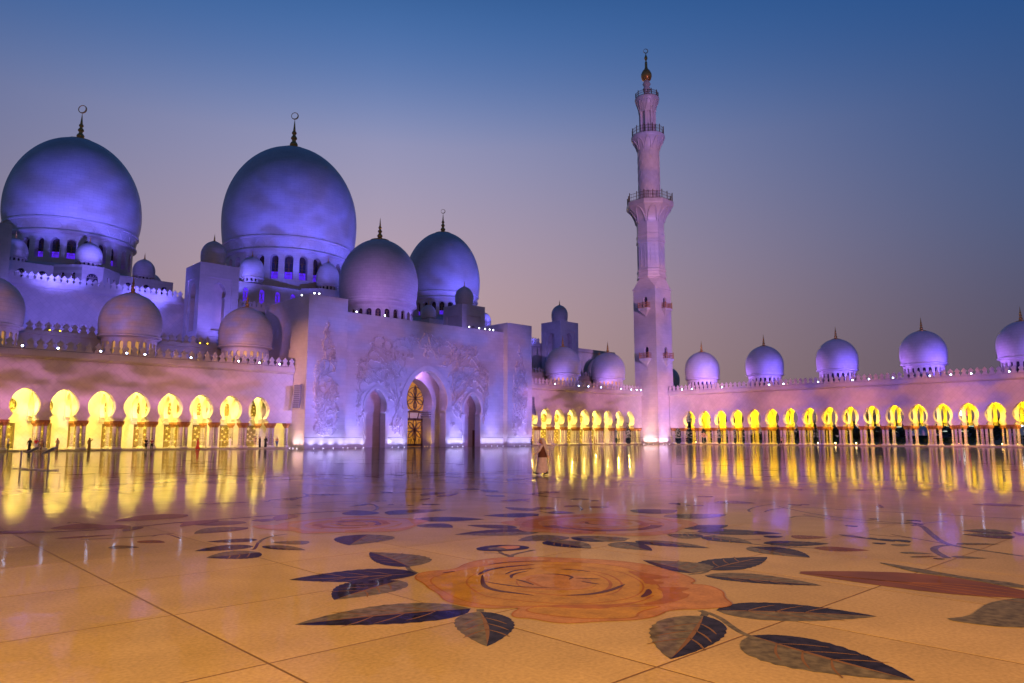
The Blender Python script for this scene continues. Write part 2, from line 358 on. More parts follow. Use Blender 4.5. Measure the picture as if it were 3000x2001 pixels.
# arch outlines, points (x, z) from the left foot over the crown to the right foot
def keyhole(xc, R, zc, ztop, zneck, zfoot=None, foot=0, n=14, point=.10):
    k = (ztop - zc)/R; t0 = -math.asin(min(.98, (zc - zneck)/R)); pts = []
    for i in range(n + 1):
        t = t0 + (PI/2 - t0)*i/n; sn = math.sin(t)
        z = zc + R*sn*(1 + (k - 1)*max(0, sn)**2); x = R*math.cos(t)*(1 - point*max(0, sn)**6)
        pts.append((x, z))
    low = []
    xn = pts[0][0]
    if zfoot is not None:
        h = zneck - zfoot; low = [(xn + foot*a, zneck - h*b) for a, b in ((1, 1), (1, .80), (.86, .58), (.62, .46), (.58, .30), (.40, .08), (.10, .0))]
    half = low + pts
    return [(xc - x, z) for x, z in half] + [(xc + x, z) for x, z in reversed(half[:-1])]
def roundarch(xc, w, z0, z1, n=8, point=1.0):
    R = w/2; zc = z1 - R*point
    return [(xc - R, z0)] + [(xc - R*math.cos(PI*i/n), zc + R*point*math.sin(PI*i/n)) for i in range(n + 1)] + [(xc + R, z0)]
def wall_hole(mb, x0, x1, z0, z1, hole, y0, y1, mp, yback=None, sides=True):
    """solid wall x0..x1, z0..z1 with a closed hole (outline from bottom-left over the top to bottom-right)"""
    i = max(range(len(hole)), key=lambda k: hole[k][1]); xt, zt = hole[i]; zb = hole[0][1]
    left = [(x0, z0), (xt, z0), (xt, zb)] + list(hole[:i + 1]) + [(xt, z1), (x0, z1)]
    right = [(x1, z1), (xt, z1)] + list(hole[i:]) + [(xt, zb), (xt, z0), (x1, z0)]
    for poly in (left, right):
        o = len(mb.v); mb.v += [mp(x, y0, z) for x, z in poly]; mb.f.append(tuple(range(o, o + len(poly))))
    o = len(mb.v); n = len(hole)
    mb.v += [mp(x, y0, z) for x, z in hole] + [mp(x, y1, z) for x, z in hole]
    for k in range(n): j = (k + 1) % n; mb.f.append((o + k, o + n + k, o + n + j, o + j))
def pane(hole, y, mp):
    mb = MB(); mb.add([mp(x, y, z) for x, z in hole], [tuple(range(len(hole)))]); return mb

# ------------------------------------------------------------------ courtyard floor
floor = build(MB().box(-120, 260, -120, 230, -.5, -.006, skip=('b', 'f', 'k', 'l', 'r')), 'courtyard_floor', M_floor); tag(floor, kind='structure')
slab_me = MB().box(-1.112, 1.112, -1.112, 1.112, -.03, 0, skip=('b',)).mesh('floor_slab', M_slab)
jm = MB(); slabs = []
for i in range(-4, 22):
    for j in range(-5, 22):
        cx, cy = 2.85 + 2.25*i + 1.125, 3.7 + 2.25*j + 1.125
        ang = math.degrees(math.atan2(cx, cy)); d = math.hypot(cx, cy)
        if d < 34 and ((1 < ang < 86) or d < 6) and cx + cy > 1.5: slabs.append((cx, cy))
for cx, cy in slabs:
    link('floor_slab', slab_me, floor, (cx, cy, 0))
    jm.add([(cx - 1.125, cy - 1.125, -.001), (cx + 1.125, cy - 1.125, -.001), (cx + 1.125, cy + 1.125, -.001), (cx - 1.125, cy + 1.125, -.001)], [(0, 1, 2, 3)])
build(jm, 'joint_bed', M_joint, floor)
LEAVES = [(5.3, 6.28, 3.59, 6.96, 0.44, 0.47, 0), (5.29, 6.11, 4.48, 5.08, 0.29, 0.32, 0), (6.1, 8.36, 4.61, 9.14, 0.36, 0.58, 1), (5.64, 8.11, 4.44, 7.68, 0.36, 0.51, 0), (6.31, 8.85, 6.64, 10.4, 0.32, 0.55, 0), (5.54, 12.31, 4.6, 12.45, 0.2, 0.44, 1), (5.92, 13.0, 5.16, 13.4, 0.24, 0.28, 1), (5.32, 11.59, 4.49, 11.64, 0.5, 0.44, 0), (6.3, 11.91, 5.97, 12.57, 0.13, 0.34, 2), (5.67, 12.23, 5.97, 11.29, 0.25, 0.16, 0), (7.79, 12.26, 6.78, 11.28, 0.61, 0.51, 0), (6.88, 15.67, 5.82, 16.86, 0.59, 0.34, 4), (6.57, 14.91, 5.39, 14.63, 0.29, 0.59, 4), (7.22, 15.63, 7.86, 16.0, 0.45, 0.06, 4), (9.49, 15.33, 10.06, 16.46, 0.37, 0.52, 1), (10.05, 14.97, 11.87, 14.98, 0.71, 0.31, 0), (9.96, 13.84, 11.12, 12.69, 0.43, 0.54, 1), (9.34, 12.82, 9.61, 11.98, 0.53, 0.24, 0), (12.81, 12.64, 11.58, 13.29, 0.61, 0.34, 1), (10.47, 10.99, 10.09, 12.11, 0.25, 0.36, 1), (10.53, 10.39, 8.96, 11.11, 0.51, 0.48, 0), (10.29, 9.38, 9.26, 9.67, 0.25, 0.57, 2), (9.63, 9.31, 9.52, 8.19, 0.43, 0.33, 0), (10.28, 9.33, 10.95, 8.46, 0.31, 0.51, 0), (13.27, 13.25, 13.36, 14.46, 0.25, 0.35, 4), (13.82, 13.83, 14.02, 13.23, 0.38, 0.38, 4), (13.13, 12.69, 13.6, 12.14, 0.43, 0.24, 1), (6.86, 4.37, 5.35, 3.74, 0.29, 0.43, 0), (6.52, 3.65, 6.25, 2.14, 0.43, 0.53, 0), (7.17, 4.41, 8.15, 3.12, 0.45, 0.41, 0), (8.82, 5.58, 9.3, 4.2, 0.44, 0.23, 0), (9.22, 5.76, 10.86, 5.75, 0.44, 0.36, 1), (8.85, 5.77, 9.21, 6.89, 0.2, 0.61, 0), (10.52, 8.34, 10.06, 7.34, 0.29, 0.39, 0), (10.8, 8.23, 11.01, 6.85, 0.28, 0.34, 0), (10.66, 8.37, 10.57, 9.1, 0.32, 0.37, 2), (12.09, 7.67, 11.93, 8.34, 0.41, 0.36, 0), (12.91, 8.56, 14.13, 8.33, 0.4, 0.34, 1), (12.69, 8.18, 13.66, 6.89, 0.58, 0.3, 1), (12.23, 7.71, 12.01, 6.63, 0.36, 0.32, 0), (12.16, 6.49, 13.0, 5.7, 0.31, 0.34, 1), (11.63, 6.46, 11.27, 5.26, 0.49, 0.31, 0), (12.28, 5.66, 12.7, 4.91, 0.27, 0.27, 3), (12.94, 6.87, 13.3, 6.7, 0.16, 0.15, 1), (13.19, 6.4, 13.8, 6.06, 0.38, 0.15, 3), (14.78, 11.3, 16.06, 10.9, 0.59, 0.6, 1), (14.49, 10.22, 16.0, 9.45, 0.36, 0.67, 2), (20.05, 12.82, 20.52, 12.57, 0.32, 0.32, 3), (18.71, 11.47, 19.3, 10.44, 0.61, 0.41, 4), (17.7, 12.19, 17.3, 11.65, 0.17, 0.14, 1), (17.35, 11.53, 17.4, 11.34, 0.12, 0.12, 1), (17.34, 11.24, 17.69, 11.21, 0.09, 0.21, 3), (19.44, 9.56, 19.78, 9.39, 0.23, 0.23, 1), (19.8, 9.37, 20.03, 9.3, 0.15, 0.15, 1), (15.75, 6.54, 15.96, 6.38, 0.16, 0.16, 2), (17.61, 6.75, 17.52, 6.54, 0.14, 0.14, 1), (17.98, 6.01, 17.74, 5.75, 0.12, 0.2, 1), (13.57, 4.87, 13.89, 4.68, 0.11, 0.15, 2), (13.55, 5.18, 13.76, 5.04, 0.1, 0.12, 1), (14.29, 5.5, 14.05, 5.27, 0.08, 0.1, 1), (14.27, 5.32, 14.07, 5.0, 0.13, 0.16, 1), (14.36, 5.1, 14.13, 4.78, 0.16, 0.14, 1), (14.32, 6.09, 14.08, 5.43, 0.12, 0.12, 2), (12.81, 4.49, 13.05, 4.07, 0.11, 0.12, 2), (12.44, 4.21, 12.87, 3.94, 0.08, 0.07, 2), (12.53, 3.89, 12.68, 3.8, 0.09, 0.08, 4), (12.98, 3.8, 13.19, 3.36, 0.11, 0.13, 2), (16.9, 3.84, 16.7, 4.67, 0.31, 0.51, 4), (16.46, 3.72, 16.03, 4.47, 0.44, 0.37, 4), (16.59, 3.6, 17.22, 3.91, 0.07, 0.13, 3), (23.97, 5.14, 23.3, 6.22, 0.42, 0.55, 4), (17.05, 5.49, 17.48, 5.99, 0.04, 0.12, 1), (14.52, 4.15, 15.07, 3.63, 0.17, 0.09, 2), (11.19, 17.81, 10.4, 17.46, 0.19, 0.06, 1), (11.68, 18.43, 11.78, 18.43, 0.06, 0.06, 1), (11.85, 18.32, 12.02, 18.36, 0.1, 0.1, 1), (12.02, 18.26, 12.19, 18.3, 0.1, 0.11, 1), (11.54, 17.21, 11.62, 17.04, 0.11, 0.11, 1), (11.69, 16.89, 11.78, 16.81, 0.07, 0.07, 1), (11.79, 16.67, 11.93, 16.53, 0.12, 0.12, 1), (12.27, 16.65, 12.58, 16.19, 0.15, 0.22, 1), (13.05, 17.79, 13.66, 18.12, 0.12, 0.14, 3), (14.12, 18.35, 15.49, 19.06, 0.19, 0.24, 3), (15.4, 17.32, 16.01, 17.45, 0.37, 0.37, 4), (14.51, 15.86, 15.79, 15.95, 0.23, 0.32, 3), (15.24, 15.94, 14.96, 15.1, 0.08, 0.08, 4), (15.61, 21.88, 15.58, 21.31, 0.34, 0.34, 3), (15.84, 21.67, 16.1, 21.12, 0.3, 0.29, 4), (17.01, 20.57, 17.18, 19.81, 0.26, 0.47, 4), (17.69, 17.44, 18.4, 17.11, 0.35, 0.38, 1), (16.51, 15.0, 16.82, 14.45, 0.29, 0.31, 4), (16.53, 14.21, 16.63, 13.92, 0.18, 0.18, 1), (14.78, 13.63, 14.96, 13.16, 0.28, 0.3, 3), (14.93, 12.9, 15.48, 12.55, 0.23, 0.23, 3), (4.51, 17.46, 3.55, 17.45, 0.57, 0.57, 3), (4.75, 16.48, 4.03, 17.5, 0.29, 0.37, 3), (6.57, 18.34, 4.87, 17.95, 0.5, 0.7, 3), (3.29, 15.73, 4.25, 15.52, 0.06, 0.18, 3), (3.8, 13.96, 4.07, 13.47, 0.11, 0.23, 4), (4.31, 14.3, 4.57, 13.77, 0.17, 0.18, 3)]
STEMS = [([(7.02, 4.42), (6.91, 4.2), (6.68, 3.94), (6.55, 3.77), (6.49, 3.64)], 0.05), ([(7.04, 4.53), (7.01, 4.43), (6.84, 4.36)], 0.06), ([(5.29, 6.11), (5.36, 6.19)], 0.06), ([(6.1, 8.36), (6.16, 8.64), (6.39, 9.03)], 0.05), ([(5.75, 12.61), (6.06, 13.07), (6.34, 13.31), (6.68, 13.39)], 0.05), ([(5.37, 12.02), (5.38, 11.92), (5.75, 12.61)], 0.04), ([(7.96, 8.47), (8.06, 8.78), (8.26, 9.08)], 0.05), ([(8.06, 8.6), (8.11, 8.89), (7.92, 9.07)], 0.03), ([(7.96, 8.47), (8.14, 8.64), (8.74, 8.73)], 0.06), ([(10.28, 16.0), (10.76, 16.5), (11.21, 17.35), (11.38, 18.18)], 0.06), ([(8.86, 18.62), (9.92, 17.3), (10.83, 16.65), (11.92, 15.74)], 0.04), ([(8.73, 5.77), (8.95, 5.68), (9.22, 5.76)], 0.05), ([(12.18, 8.66), (12.58, 8.17), (12.39, 7.39), (11.85, 6.48), (12.3, 5.64)], 0.06), ([(12.15, 7.18), (12.59, 6.77)], 0.03), ([(16.88, 5.65), (17.05, 5.49), (15.87, 4.99), (14.55, 4.38), (14.19, 4.0), (13.84, 3.03)], 0.09), ([(14.33, 4.21), (14.01, 4.31), (13.52, 4.22), (13.09, 3.98), (12.78, 3.79)], 0.09), ([(14.4, 4.23), (14.69, 4.72), (15.05, 5.4)], 0.04), ([(14.4, 4.23), (14.83, 4.92), (14.75, 5.69)], 0.03), ([(17.23, 5.76), (17.11, 6.58), (17.54, 8.0), (18.87, 9.59)], 0.05), ([(17.2, 5.79), (16.72, 6.25), (16.7, 7.21), (17.32, 8.21)], 0.04), ([(16.88, 5.65), (17.37, 5.63), (18.37, 5.39)], 0.03), ([(19.02, 9.66), (19.29, 7.85), (19.76, 5.91), (20.03, 4.32)], 0.05), ([(16.99, 9.4), (17.5, 9.73), (18.45, 9.99), (19.56, 10.04)], 0.05), ([(17.25, 9.15), (18.03, 9.36), (18.91, 9.2)], 0.04), ([(16.42, 8.09), (16.91, 8.15), (17.11, 7.85)], 0.05), ([(19.76, 13.77), (20.59, 14.02), (21.16, 12.96)], 0.04), ([(18.53, 11.01), (18.11, 11.8), (17.15, 12.47)], 0.03), ([(20.79, 7.78), (20.4, 7.46), (21.38, 7.95)], 0.06), ([(10.26, 12.77), (11.11, 11.83)], 0.03), ([(18.23, 21.85), (18.18, 21.47), (18.74, 21.54)], 0.05), ([(14.17, 12.51), (14.53, 12.75), (14.76, 13.06)], 0.06), ([(13.31, 13.13), (13.17, 12.73)], 0.05), ([(9.52, 20.57), (9.53, 20.31), (9.88, 20.99), (10.14, 20.33), (10.67, 20.77)], 0.06), ([(10.65, 20.79), (11.39, 21.51), (11.68, 22.14), (11.8, 22.66)], 0.08), ([(9.55, 18.69), (10.58, 19.08), (11.45, 18.75)], 0.05), ([(9.48, 18.54), (10.63, 18.56), (11.34, 17.44)], 0.04), ([(3.6, 15.24), (4.41, 14.88), (5.15, 15.02)], 0.04), ([(4.69, 14.81), (5.03, 15.14), (4.97, 14.14)], 0.03), ([(4.04, 18.28), (4.19, 18.59), (4.31, 17.49)], 0.04)]
ROSE = {'RP1': [(9.89, 4.94), (10.47, 4.48), (11.08, 3.71), (11.07, 3.05), (10.81, 2.4), (10.18, 1.58), (10.18, 1.58), (10.28, 2.28), (9.95, 2.75), (9.82, 3.42), (9.83, 4.22)], 'RP1b': [(11.6, 4.42), (11.58, 4.13), (11.43, 3.68), (11.24, 3.09), (11.25, 2.49), (10.84, 2.4), (11.1, 3.06), (11.12, 3.72), (11.29, 3.97)], 'RP2': [(8.49, 2.63), (8.85, 2.46), (9.22, 2.48), (9.65, 2.5), (10.02, 2.42), (10.31, 2.29), (10.53, 1.82), (9.11, 1.6), (8.7, 1.96), (8.54, 2.19)], 'rose_outer': [(5.86, 8.14), (6.24, 8.41), (6.64, 8.2), (7.07, 8.51), (7.59, 8.6), (7.99, 8.43), (8.38, 8.01), (8.78, 7.38), (8.97, 6.78), (8.79, 6.09), (8.47, 5.46), (8.15, 5.4), (8.29, 5.2), (8.09, 4.86), (7.78, 4.68), (7.51, 4.38), (7.18, 4.48), (6.81, 4.78), (6.54, 4.69), (6.22, 4.72), (5.89, 4.96), (5.61, 5.1), (5.5, 5.27), (5.48, 5.51), (5.36, 5.67), (5.49, 5.83), (5.75, 5.93), (5.47, 6.09), (5.31, 6.39), (5.32, 6.77), (5.51, 7.11), (5.61, 7.46), (5.73, 7.68)], 'front_petal': [(5.65, 5.82), (5.88, 5.86), (6.02, 5.68), (6.26, 5.33), (6.42, 5.3), (6.61, 5.12), (6.97, 4.89), (6.49, 4.94), (6.26, 4.77), (5.95, 5.02), (5.8, 5.21), (5.65, 5.61)], 'mid': [(5.9, 7.88), (6.34, 8.07), (6.88, 8.14), (7.52, 8.17), (8.26, 7.57), (8.57, 6.91), (8.35, 6.18), (7.38, 5.17), (6.93, 5.03), (6.53, 5.28), (6.03, 5.77), (5.6, 6.08), (5.44, 6.54), (5.62, 7.19)], 'in': [(6.19, 7.46), (6.64, 7.79), (7.26, 7.96), (7.99, 7.64), (8.27, 6.67), (7.92, 5.97), (7.48, 5.57), (6.93, 5.36), (6.32, 5.55), (6.01, 6.0), (5.78, 6.56), (5.94, 7.02)], 'l1': [(6.6, 7.67), (6.91, 7.86), (7.25, 7.88), (7.74, 7.72)], 'l2': [(6.37, 7.29), (6.39, 7.06), (6.46, 6.72), (6.77, 6.34)], 'l3': [(6.64, 7.63), (6.16, 7.07), (6.1, 6.74), (6.17, 6.53), (6.25, 6.25)], 'l4': [(6.52, 6.0), (6.78, 5.83), (7.15, 5.82), (7.54, 5.93)], 'l5': [(7.25, 8.19), (7.66, 8.14), (8.14, 7.78)], 'l6': [(7.09, 5.33), (7.32, 5.4), (7.52, 5.55)], 'l7': [(7.29, 7.13), (7.44, 6.96), (7.45, 6.71), (7.26, 6.62)], 'l8': [(7.72, 7.2), (7.85, 7.01), (7.87, 6.76)], 'l9': [(6.76, 7.1), (6.75, 6.93), (6.68, 6.69)], 'l10': [(7.39, 6.62), (7.59, 6.36)], 'l11': [(7.28, 6.43), (7.31, 6.15)], 'l12': [(6.77, 7.2), (6.96, 7.4), (7.32, 7.43)], 'l13': [(6.33, 8.11), (6.56, 8.11)], 'l14': [(6.9, 7.46), (7.2, 7.59), (7.51, 7.5)], 'dk1': [(6.01, 5.82), (6.32, 5.55), (6.58, 5.31), (6.97, 5.21), (7.17, 5.31), (7.35, 5.31), (6.98, 5.2), (6.61, 5.21), (6.27, 5.29), (6.3, 5.36), (6.0, 5.62)], 'dk2': [(8.34, 6.55), (8.36, 6.33), (8.35, 6.02), (8.38, 5.76), (7.98, 5.91), (8.02, 5.59), (7.69, 5.7), (8.01, 6.03)], 'dk3': [(7.67, 5.58), (7.94, 5.33), (7.93, 5.21), (7.66, 5.21), (7.63, 4.99), (7.03, 4.93), (6.72, 5.12), (7.2, 5.11), (7.47, 5.26)]}
# ------------------------------------------------------------------ stone flowers inlaid in the floor
def ccw(poly):
    a = sum(x0*y1 - x1*y0 for (x0, y0), (x1, y1) in zip(poly, poly[1:] + poly[:1]))
    return poly if a > 0 else poly[::-1]
def smooth_poly(poly, it=2):
    for _ in range(it):
        q = []
        for (x0, y0), (x1, y1) in zip(poly, poly[1:] + poly[:1]): q += [(x0*.75 + x1*.25, y0*.75 + y1*.25), (x0*.25 + x1*.75, y0*.25 + y1*.75)]
        poly = q
    return poly
def smooth_line(p, it=2):
    for _ in range(it):
        q = [p[0]]
        for (x0, y0), (x1, y1) in zip(p, p[1:]): q += [(x0*.75 + x1*.25, y0*.75 + y1*.25), (x0*.25 + x1*.75, y0*.25 + y1*.75)]
        p = q + [p[-1]]
    return p
def flat(name, polys, z, parent):
    """polys: list of (outline, material)"""
    me = bpy.data.meshes.new(name); v = []; f = []; mi = []; ms = []
    for poly, m in polys:
        poly = ccw(poly); o = len(v); v += [(x, y, z) for x, y in poly]; f.append(tuple(range(o, o + len(poly))))
        if m not in ms: ms.append(m)
        mi.append(ms.index(m))
    me.from_pydata(v, [], f)
    for m in ms: me.materials.append(m)
    for p, i in zip(me.polygons, mi): p.material_index = i
    return link(name, me, parent)
def strip(pts, w, taper=True):
    L_, R_ = [], []; n = len(pts)
    for i, (x, y) in enumerate(pts):
        x0, y0 = pts[max(i - 1, 0)]; x1, y1 = pts[min(i + 1, n - 1)]; l = math.hypot(x1 - x0, y1 - y0) or 1
        k = w/2*(math.sin(PI*(i + .35)/(n - .3)) if taper else 1); nx, ny = -(y1 - y0)/l*k, (x1 - x0)/l*k
        L_.append((x + nx, y + ny)); R_.append((x - nx, y - ny))
    return L_ + R_[::-1]
def strip_mesh(name, lines, z, m, parent):
    mb = MB()
    for pts, w, tp in lines:
        s = strip(pts, w, tp); n = len(s)//2
        mb.add([(x, y, z) for x, y in s], [(i, 2*n - 1 - i, 2*n - 2 - i, i + 1) for i in range(n - 1)])
    return build(mb, name, m, parent)
LCOL = {0: ('dark', 'grey'), 1: ('dark', 'dark'), 2: ('grey', 'grey'), 3: ('brown', 'brown'), 4: ('purple', 'grey')}
def leaf(bx, by, tx, ty, wl, wr, st, z=.004, detail=True):
    dx, dy = tx - bx, ty - by; l = math.hypot(dx, dy); ux, uy = dx/l, dy/l; nx, ny = -uy, ux
    n = 22 if detail else 10; rr = random.Random(int(bx*97 + by*31)); bend = rr.uniform(-.05, .05)*l
    def ax(s): return bend*math.sin(PI*s)
    def P(s, o): return (bx + ux*l*s + nx*(ax(s) + o), by + uy*l*s + ny*(ax(s) + o))
    def half(w, sg):
        pts = []
        for i in range(n + 1):
            s = i/n; e = math.sin(PI*s**.72)**.85 if 0 < s < 1 else 0
            if detail and .3 < s < .97: e *= 1 - (.05 if i % 2 else 0)
            pts.append(P(s, sg*w*e))
        return pts
    mid = [P(i/n, 0) for i in range(n + 1)]
    c1, c2 = LCOL[st]
    if rr.random() < .5 and st == 0: c1, c2 = c2, c1
    ob = flat('leaf_inlay', [(mid + half(wl, 1)[::-1][1:-1], INL[c1]), (half(wr, -1)[1:-1][::-1] + mid, INL[c2])] if 0 else
              [(half(wl, 1) + mid[::-1][1:-1], INL[c1]), (half(wr, -1) + mid[::-1][1:-1], INL[c2])], z, floor)
    if detail and l > .5:
        lines = [(mid[:-1], .035*max(.7, min(1.3, l)), True)]
        for s in (.2, .38, .56):
            for sg, w in ((1, wl), (-1, wr)):
                q = [P(s, 0), P(s + .10, sg*w*.42), P(s + .22, sg*w*.72)]
                lines.append((smooth_line(q), .024, True))
        strip_mesh('vein', lines, z + .0008, INL['vein'], ob)
    return ob
near = lambda x, y: math.hypot(x, y)
for i, a in enumerate(LEAVES): leaf(*a, z=.0015 + i*.00003, detail=near(a[0], a[1]) < 16)
LZ = [.001]
def nz():
    LZ[0] += .000012; return LZ[0]
for pts, w in STEMS:
    strip_mesh('stem_inlay', [(smooth_line(pts), w*1.3, False)], nz(), INL['grey'] if w > .045 else INL['purple'], floor)
# the large rose in the foreground, built petal by petal
rose = flat('rose_inlay', [(smooth_poly(ROSE['rose_outer'], 2), INL['pink'])], .0052, floor); rose['label'] = 'large orange and pink inlaid rose nearest the camera'
flat('petal', [(smooth_poly(ROSE['mid'], 2), INL['ochre'])], .0060, rose)
flat('petal', [(smooth_poly(ROSE['front_petal'], 2), INL['ochre'])], .0064, rose)
flat('petal', [(smooth_poly(ROSE['in'], 2), INL['ochre'])], .0068, rose)
for j, k in enumerate(('dk1', 'dk2', 'dk3')): flat('petal_dark_piece', [(smooth_poly(ROSE[k], 1), INL['rust'])], .0074 + j*.0002, rose)  # pieces of darker rust stone inlaid between the petals
strip_mesh('petal_edge', [(smooth_line(ROSE['l%d' % i]), (.085 if i in (1, 3, 4, 6) else .05), True) for i in range(1, 15)], .0086, INL['plum'], rose)
for k, z in (('rose_outer', .0057), ('mid', .0066), ('front_petal', .0070), ('in', .0072)):   # cut joints round the petals
    q = smooth_poly(ROSE[k], 2); strip_mesh('petal_joint', [(q + q[:1], .022, False)], z, INL['rust'], rose)
cxr, cyr = 7.05, 6.65
for i, (f, w) in enumerate(((.80, .03), (.62, .05), (.45, .04), (.30, .05))):
    q = smooth_poly([(cxr + (x - cxr)*f + .05*math.sin(3*i + j), cyr + (y - cyr)*f + .05*math.cos(2*i + j)) for j, (x, y) in enumerate(ROSE['in'])], 2); n0 = int(len(q)*(.1 + .17*i)); n1 = n0 + int(len(q)*.62)
    strip_mesh('petal_joint', [([q[j % len(q)] for j in range(n0, n1)], w, True)], .0073 + i*.00004, INL['rust'], rose)
flat('petal', [(smooth_poly([(cxr + (x - cxr)*.42, cyr + (y - cyr)*.42) for x, y in ROSE['in']], 2), INL['pink'])], .00705, rose)
def ring_poly(cx, cy, r0, r1, t0, t1, n=16):
    return [(cx + (r0 + .06*r0*math.sin(5*t0 + i))*math.cos(t0 + (t1 - t0)*i/n), cy + r0*math.sin(t0 + (t1 - t0)*i/n)) for i in range(n + 1)] + \
           [(cx + r1*math.cos(t0 + (t1 - t0)*i/n), cy + r1*math.sin(t0 + (t1 - t0)*i/n)) for i in range(n, -1, -1)]
def far_rose(cx, cy, R, label, seed):
    rr = random.Random(seed); out = [(cx + R*(1 + .07*math.sin(5*t + seed) + .04*math.sin(11*t))*math.cos(t), cy + R*(1 + .07*math.sin(5*t + seed))*math.sin(t)) for t in [2*PI*i/60 for i in range(60)]]
    r = flat('rose_inlay', [(out, INL['pink'])], .0052, floor); r['label'] = label
    z = .0058; rad_ = R*.86
    for k in range(7):
        t0 = rr.uniform(0, 6.28)
        for q in range(2):
            a0 = t0 + q*3.3; flat('petal', [(ring_poly(cx + rr.uniform(-.04, .04), cy + rr.uniform(-.04, .04), rad_, rad_*.80, a0, a0 + rr.uniform(1.9, 2.9)), INL[rr.choice(['rust', 'ochre', 'pale', 'brown', 'pale'])])], z, r); z += .0003
        rad_ *= .78
    return r
far_rose(8.45, 13.9, 1.5, 'pink inlaid rose behind the large rose, left one of the far pair', 3)
far_rose(12.4, 10.35, 1.95, 'pale red inlaid rose behind the large rose, right one of the far pair', 5)
flat('rose_inlay_petal', [(smooth_poly([(6.7, 15.2), (7.2, 14.9), (7.5, 14.2), (7.3, 13.3), (7.0, 13.6), (6.6, 14.4)], 2), INL['pink'])], .0049, floor)
flat('rose_inlay_petal', [(smooth_poly([(10.9, 12.1), (11.6, 12.0), (11.7, 11.0), (11.2, 10.6), (10.7, 11.2)], 2), INL['pink'])], .0049, floor)
# bud
bud = flat('bud_inlay', [(smooth_poly([(7.95, 9.25), (8.2, 9.6), (8.75, 9.55), (8.95, 9.1), (8.75, 8.85), (8.35, 8.9)], 2), INL['dark'])], .0050, floor)
flat('petal', [(smooth_poly([(8.3, 9.35), (8.75, 9.4), (8.85, 9.15), (8.6, 9.0), (8.4, 9.1)], 2), INL['pink'])], .0056, bud)
flat('petal', [(smooth_poly([(8.15, 9.3), (8.45, 9.45), (8.5, 9.15), (8.35, 9.02)], 2), INL['grey'])], .0060, bud)
# big petals on the right
pt = flat('petal_inlay', [(smooth_poly(ROSE['RP1'], 1), INL['brown'])], .0045, floor); pt['label'] = 'long brown inlaid petal at the right edge'
strip_mesh('vein', [(smooth_line([(9.95, 4.7), (10.2, 3.9 - .1*k), (10.1 + .2*k, 3.0), (10.0 + .22*k, 2.2)]), .03, True) for k in range(4)], .0056, INL['rust'], pt)
flat('petal_inlay', [(smooth_poly(ROSE['RP1b'], 1), INL['grey'])], .0055, floor)
flat('petal_inlay', [(smooth_poly(ROSE['RP2'], 1), INL['grey'])], .0045, floor)
# thinner vines farther out in the court
rr = random.Random(21)
for k in range(20):
    a = rad(rr.uniform(14, 76)); d = rr.uniform(19, 62); x, y = d*math.sin(a), d*math.cos(a); h = rr.uniform(0, 2*PI); pts = []; L_ = []
    for i in range(14):
        pts.append((x, y)); h += rr.uniform(-.45, .45); x += .85*math.cos(h); y += .85*math.sin(h)
        if i % 2: L_.append((x, y, h + rr.choice((-1, 1))*rr.uniform(.5, 1.1)))
    strip_mesh('stem_inlay', [(smooth_line(pts), .12, False)], nz(), INL['purple'], floor)
    for lx, ly, lh in L_:
        s = rr.uniform(.7, 1.7); leaf(lx, ly, lx + s*math.cos(lh), ly + s*math.sin(lh), s*.2, s*.22, rr.choice((1, 3, 4, 2)), nz() + .0015, False)

# ------------------------------------------------------------------ arcades
AB = 112.0; AA = 155.5          # front planes of the hall-side and the right-hand arcade
ZB, ZT = 4.05, 13.2
def merlon_mesh(h=1.4, w=1.0, t=.22):
    half = [(.50, 0), (.50, .10), (.40, .17), (.36, .26), (.24, .36), (.30, .46), (.43, .56), (.44, .64), (.36, .71), (.25, .77), (.13, .88), (0, 1.0)]
    poly = [(x*w, z*h) for x, z in half] + [(-x*w, z*h) for x, z in reversed(half[:-1])]
    mb = MB().prism(poly, -t/2, t/2)
    hole = [(x*.62*w, (z*.62 + .2)*h) for x, z in half[4:]] + [(-x*.62*w, (z*.62 + .2)*h) for x, z in reversed(half[4:-1])]
    o = len(mb.v); n = len(hole); cx = sum(p[0] for p in hole)/n; cz = sum(p[1] for p in hole)/n
    ring = [(x, -t/2 - .035, z) for x, z in hole] + [(cx + (x - cx)*.62, -t/2 - .035, cz + (z - cz)*.62) for x, z in hole] + [(cx + (x - cx)*.56, -t/2 - .004, cz + (z - cz)*.56) for x, z in hole] + [(x*1.05, -t/2, z) for x, z in hole]
    fs = []
    for i in range(n):
        j = (i + 1) % n; fs += [(i, j, n + j, n + i), (n + i, n + j, 2*n + j, 2*n + i), (3*n + i, 3*n + j, j, i)]
    mb.add(ring, fs); return mb.mesh('merlon', M_marble)
MERLON = merlon_mesh()
COL_SHAFT = MB().lathe([(.20, .50), (.185, .9), (.18, 3.34)], 10).mesh('column', M_column, True)
capp = []
for r, z in ((.18, 3.28), (.24, 3.36), (.25, 3.46), (.36, 3.58), (.435, 3.72), (.45, 3.84), (.40, 3.92)): capp.append((r, z))
def cap_mesh():
    mb = MB(); n = 24; o = 0
    for r, z in capp:
        for i in range(n):
            t = 2*PI*i/n; q = r*(1 + (.07 if i % 2 else -.05)*min(1, (z - 3.28)*3)); mb.v.append((q*math.cos(t), q*math.sin(t), z))
    for k in range(len(capp) - 1):
        for i in range(n): j = (i + 1) % n; mb.f.append((k*n + i, k*n + j, (k + 1)*n + j, (k + 1)*n + i))
    mb.box(-.40, .40, -.40, .40, 3.90, ZB - .003); return mb.mesh('capital', M_cap)
CAPITAL = cap_mesh()
CBASE = MB().box(-.34, .34, -.34, .34, .2, .32).box(-.29, .29, -.29, .29, .32, .42).lathe([(.27, .42), (.27, .47), (.21, .52)], 12).mesh('column_base', M_marble)
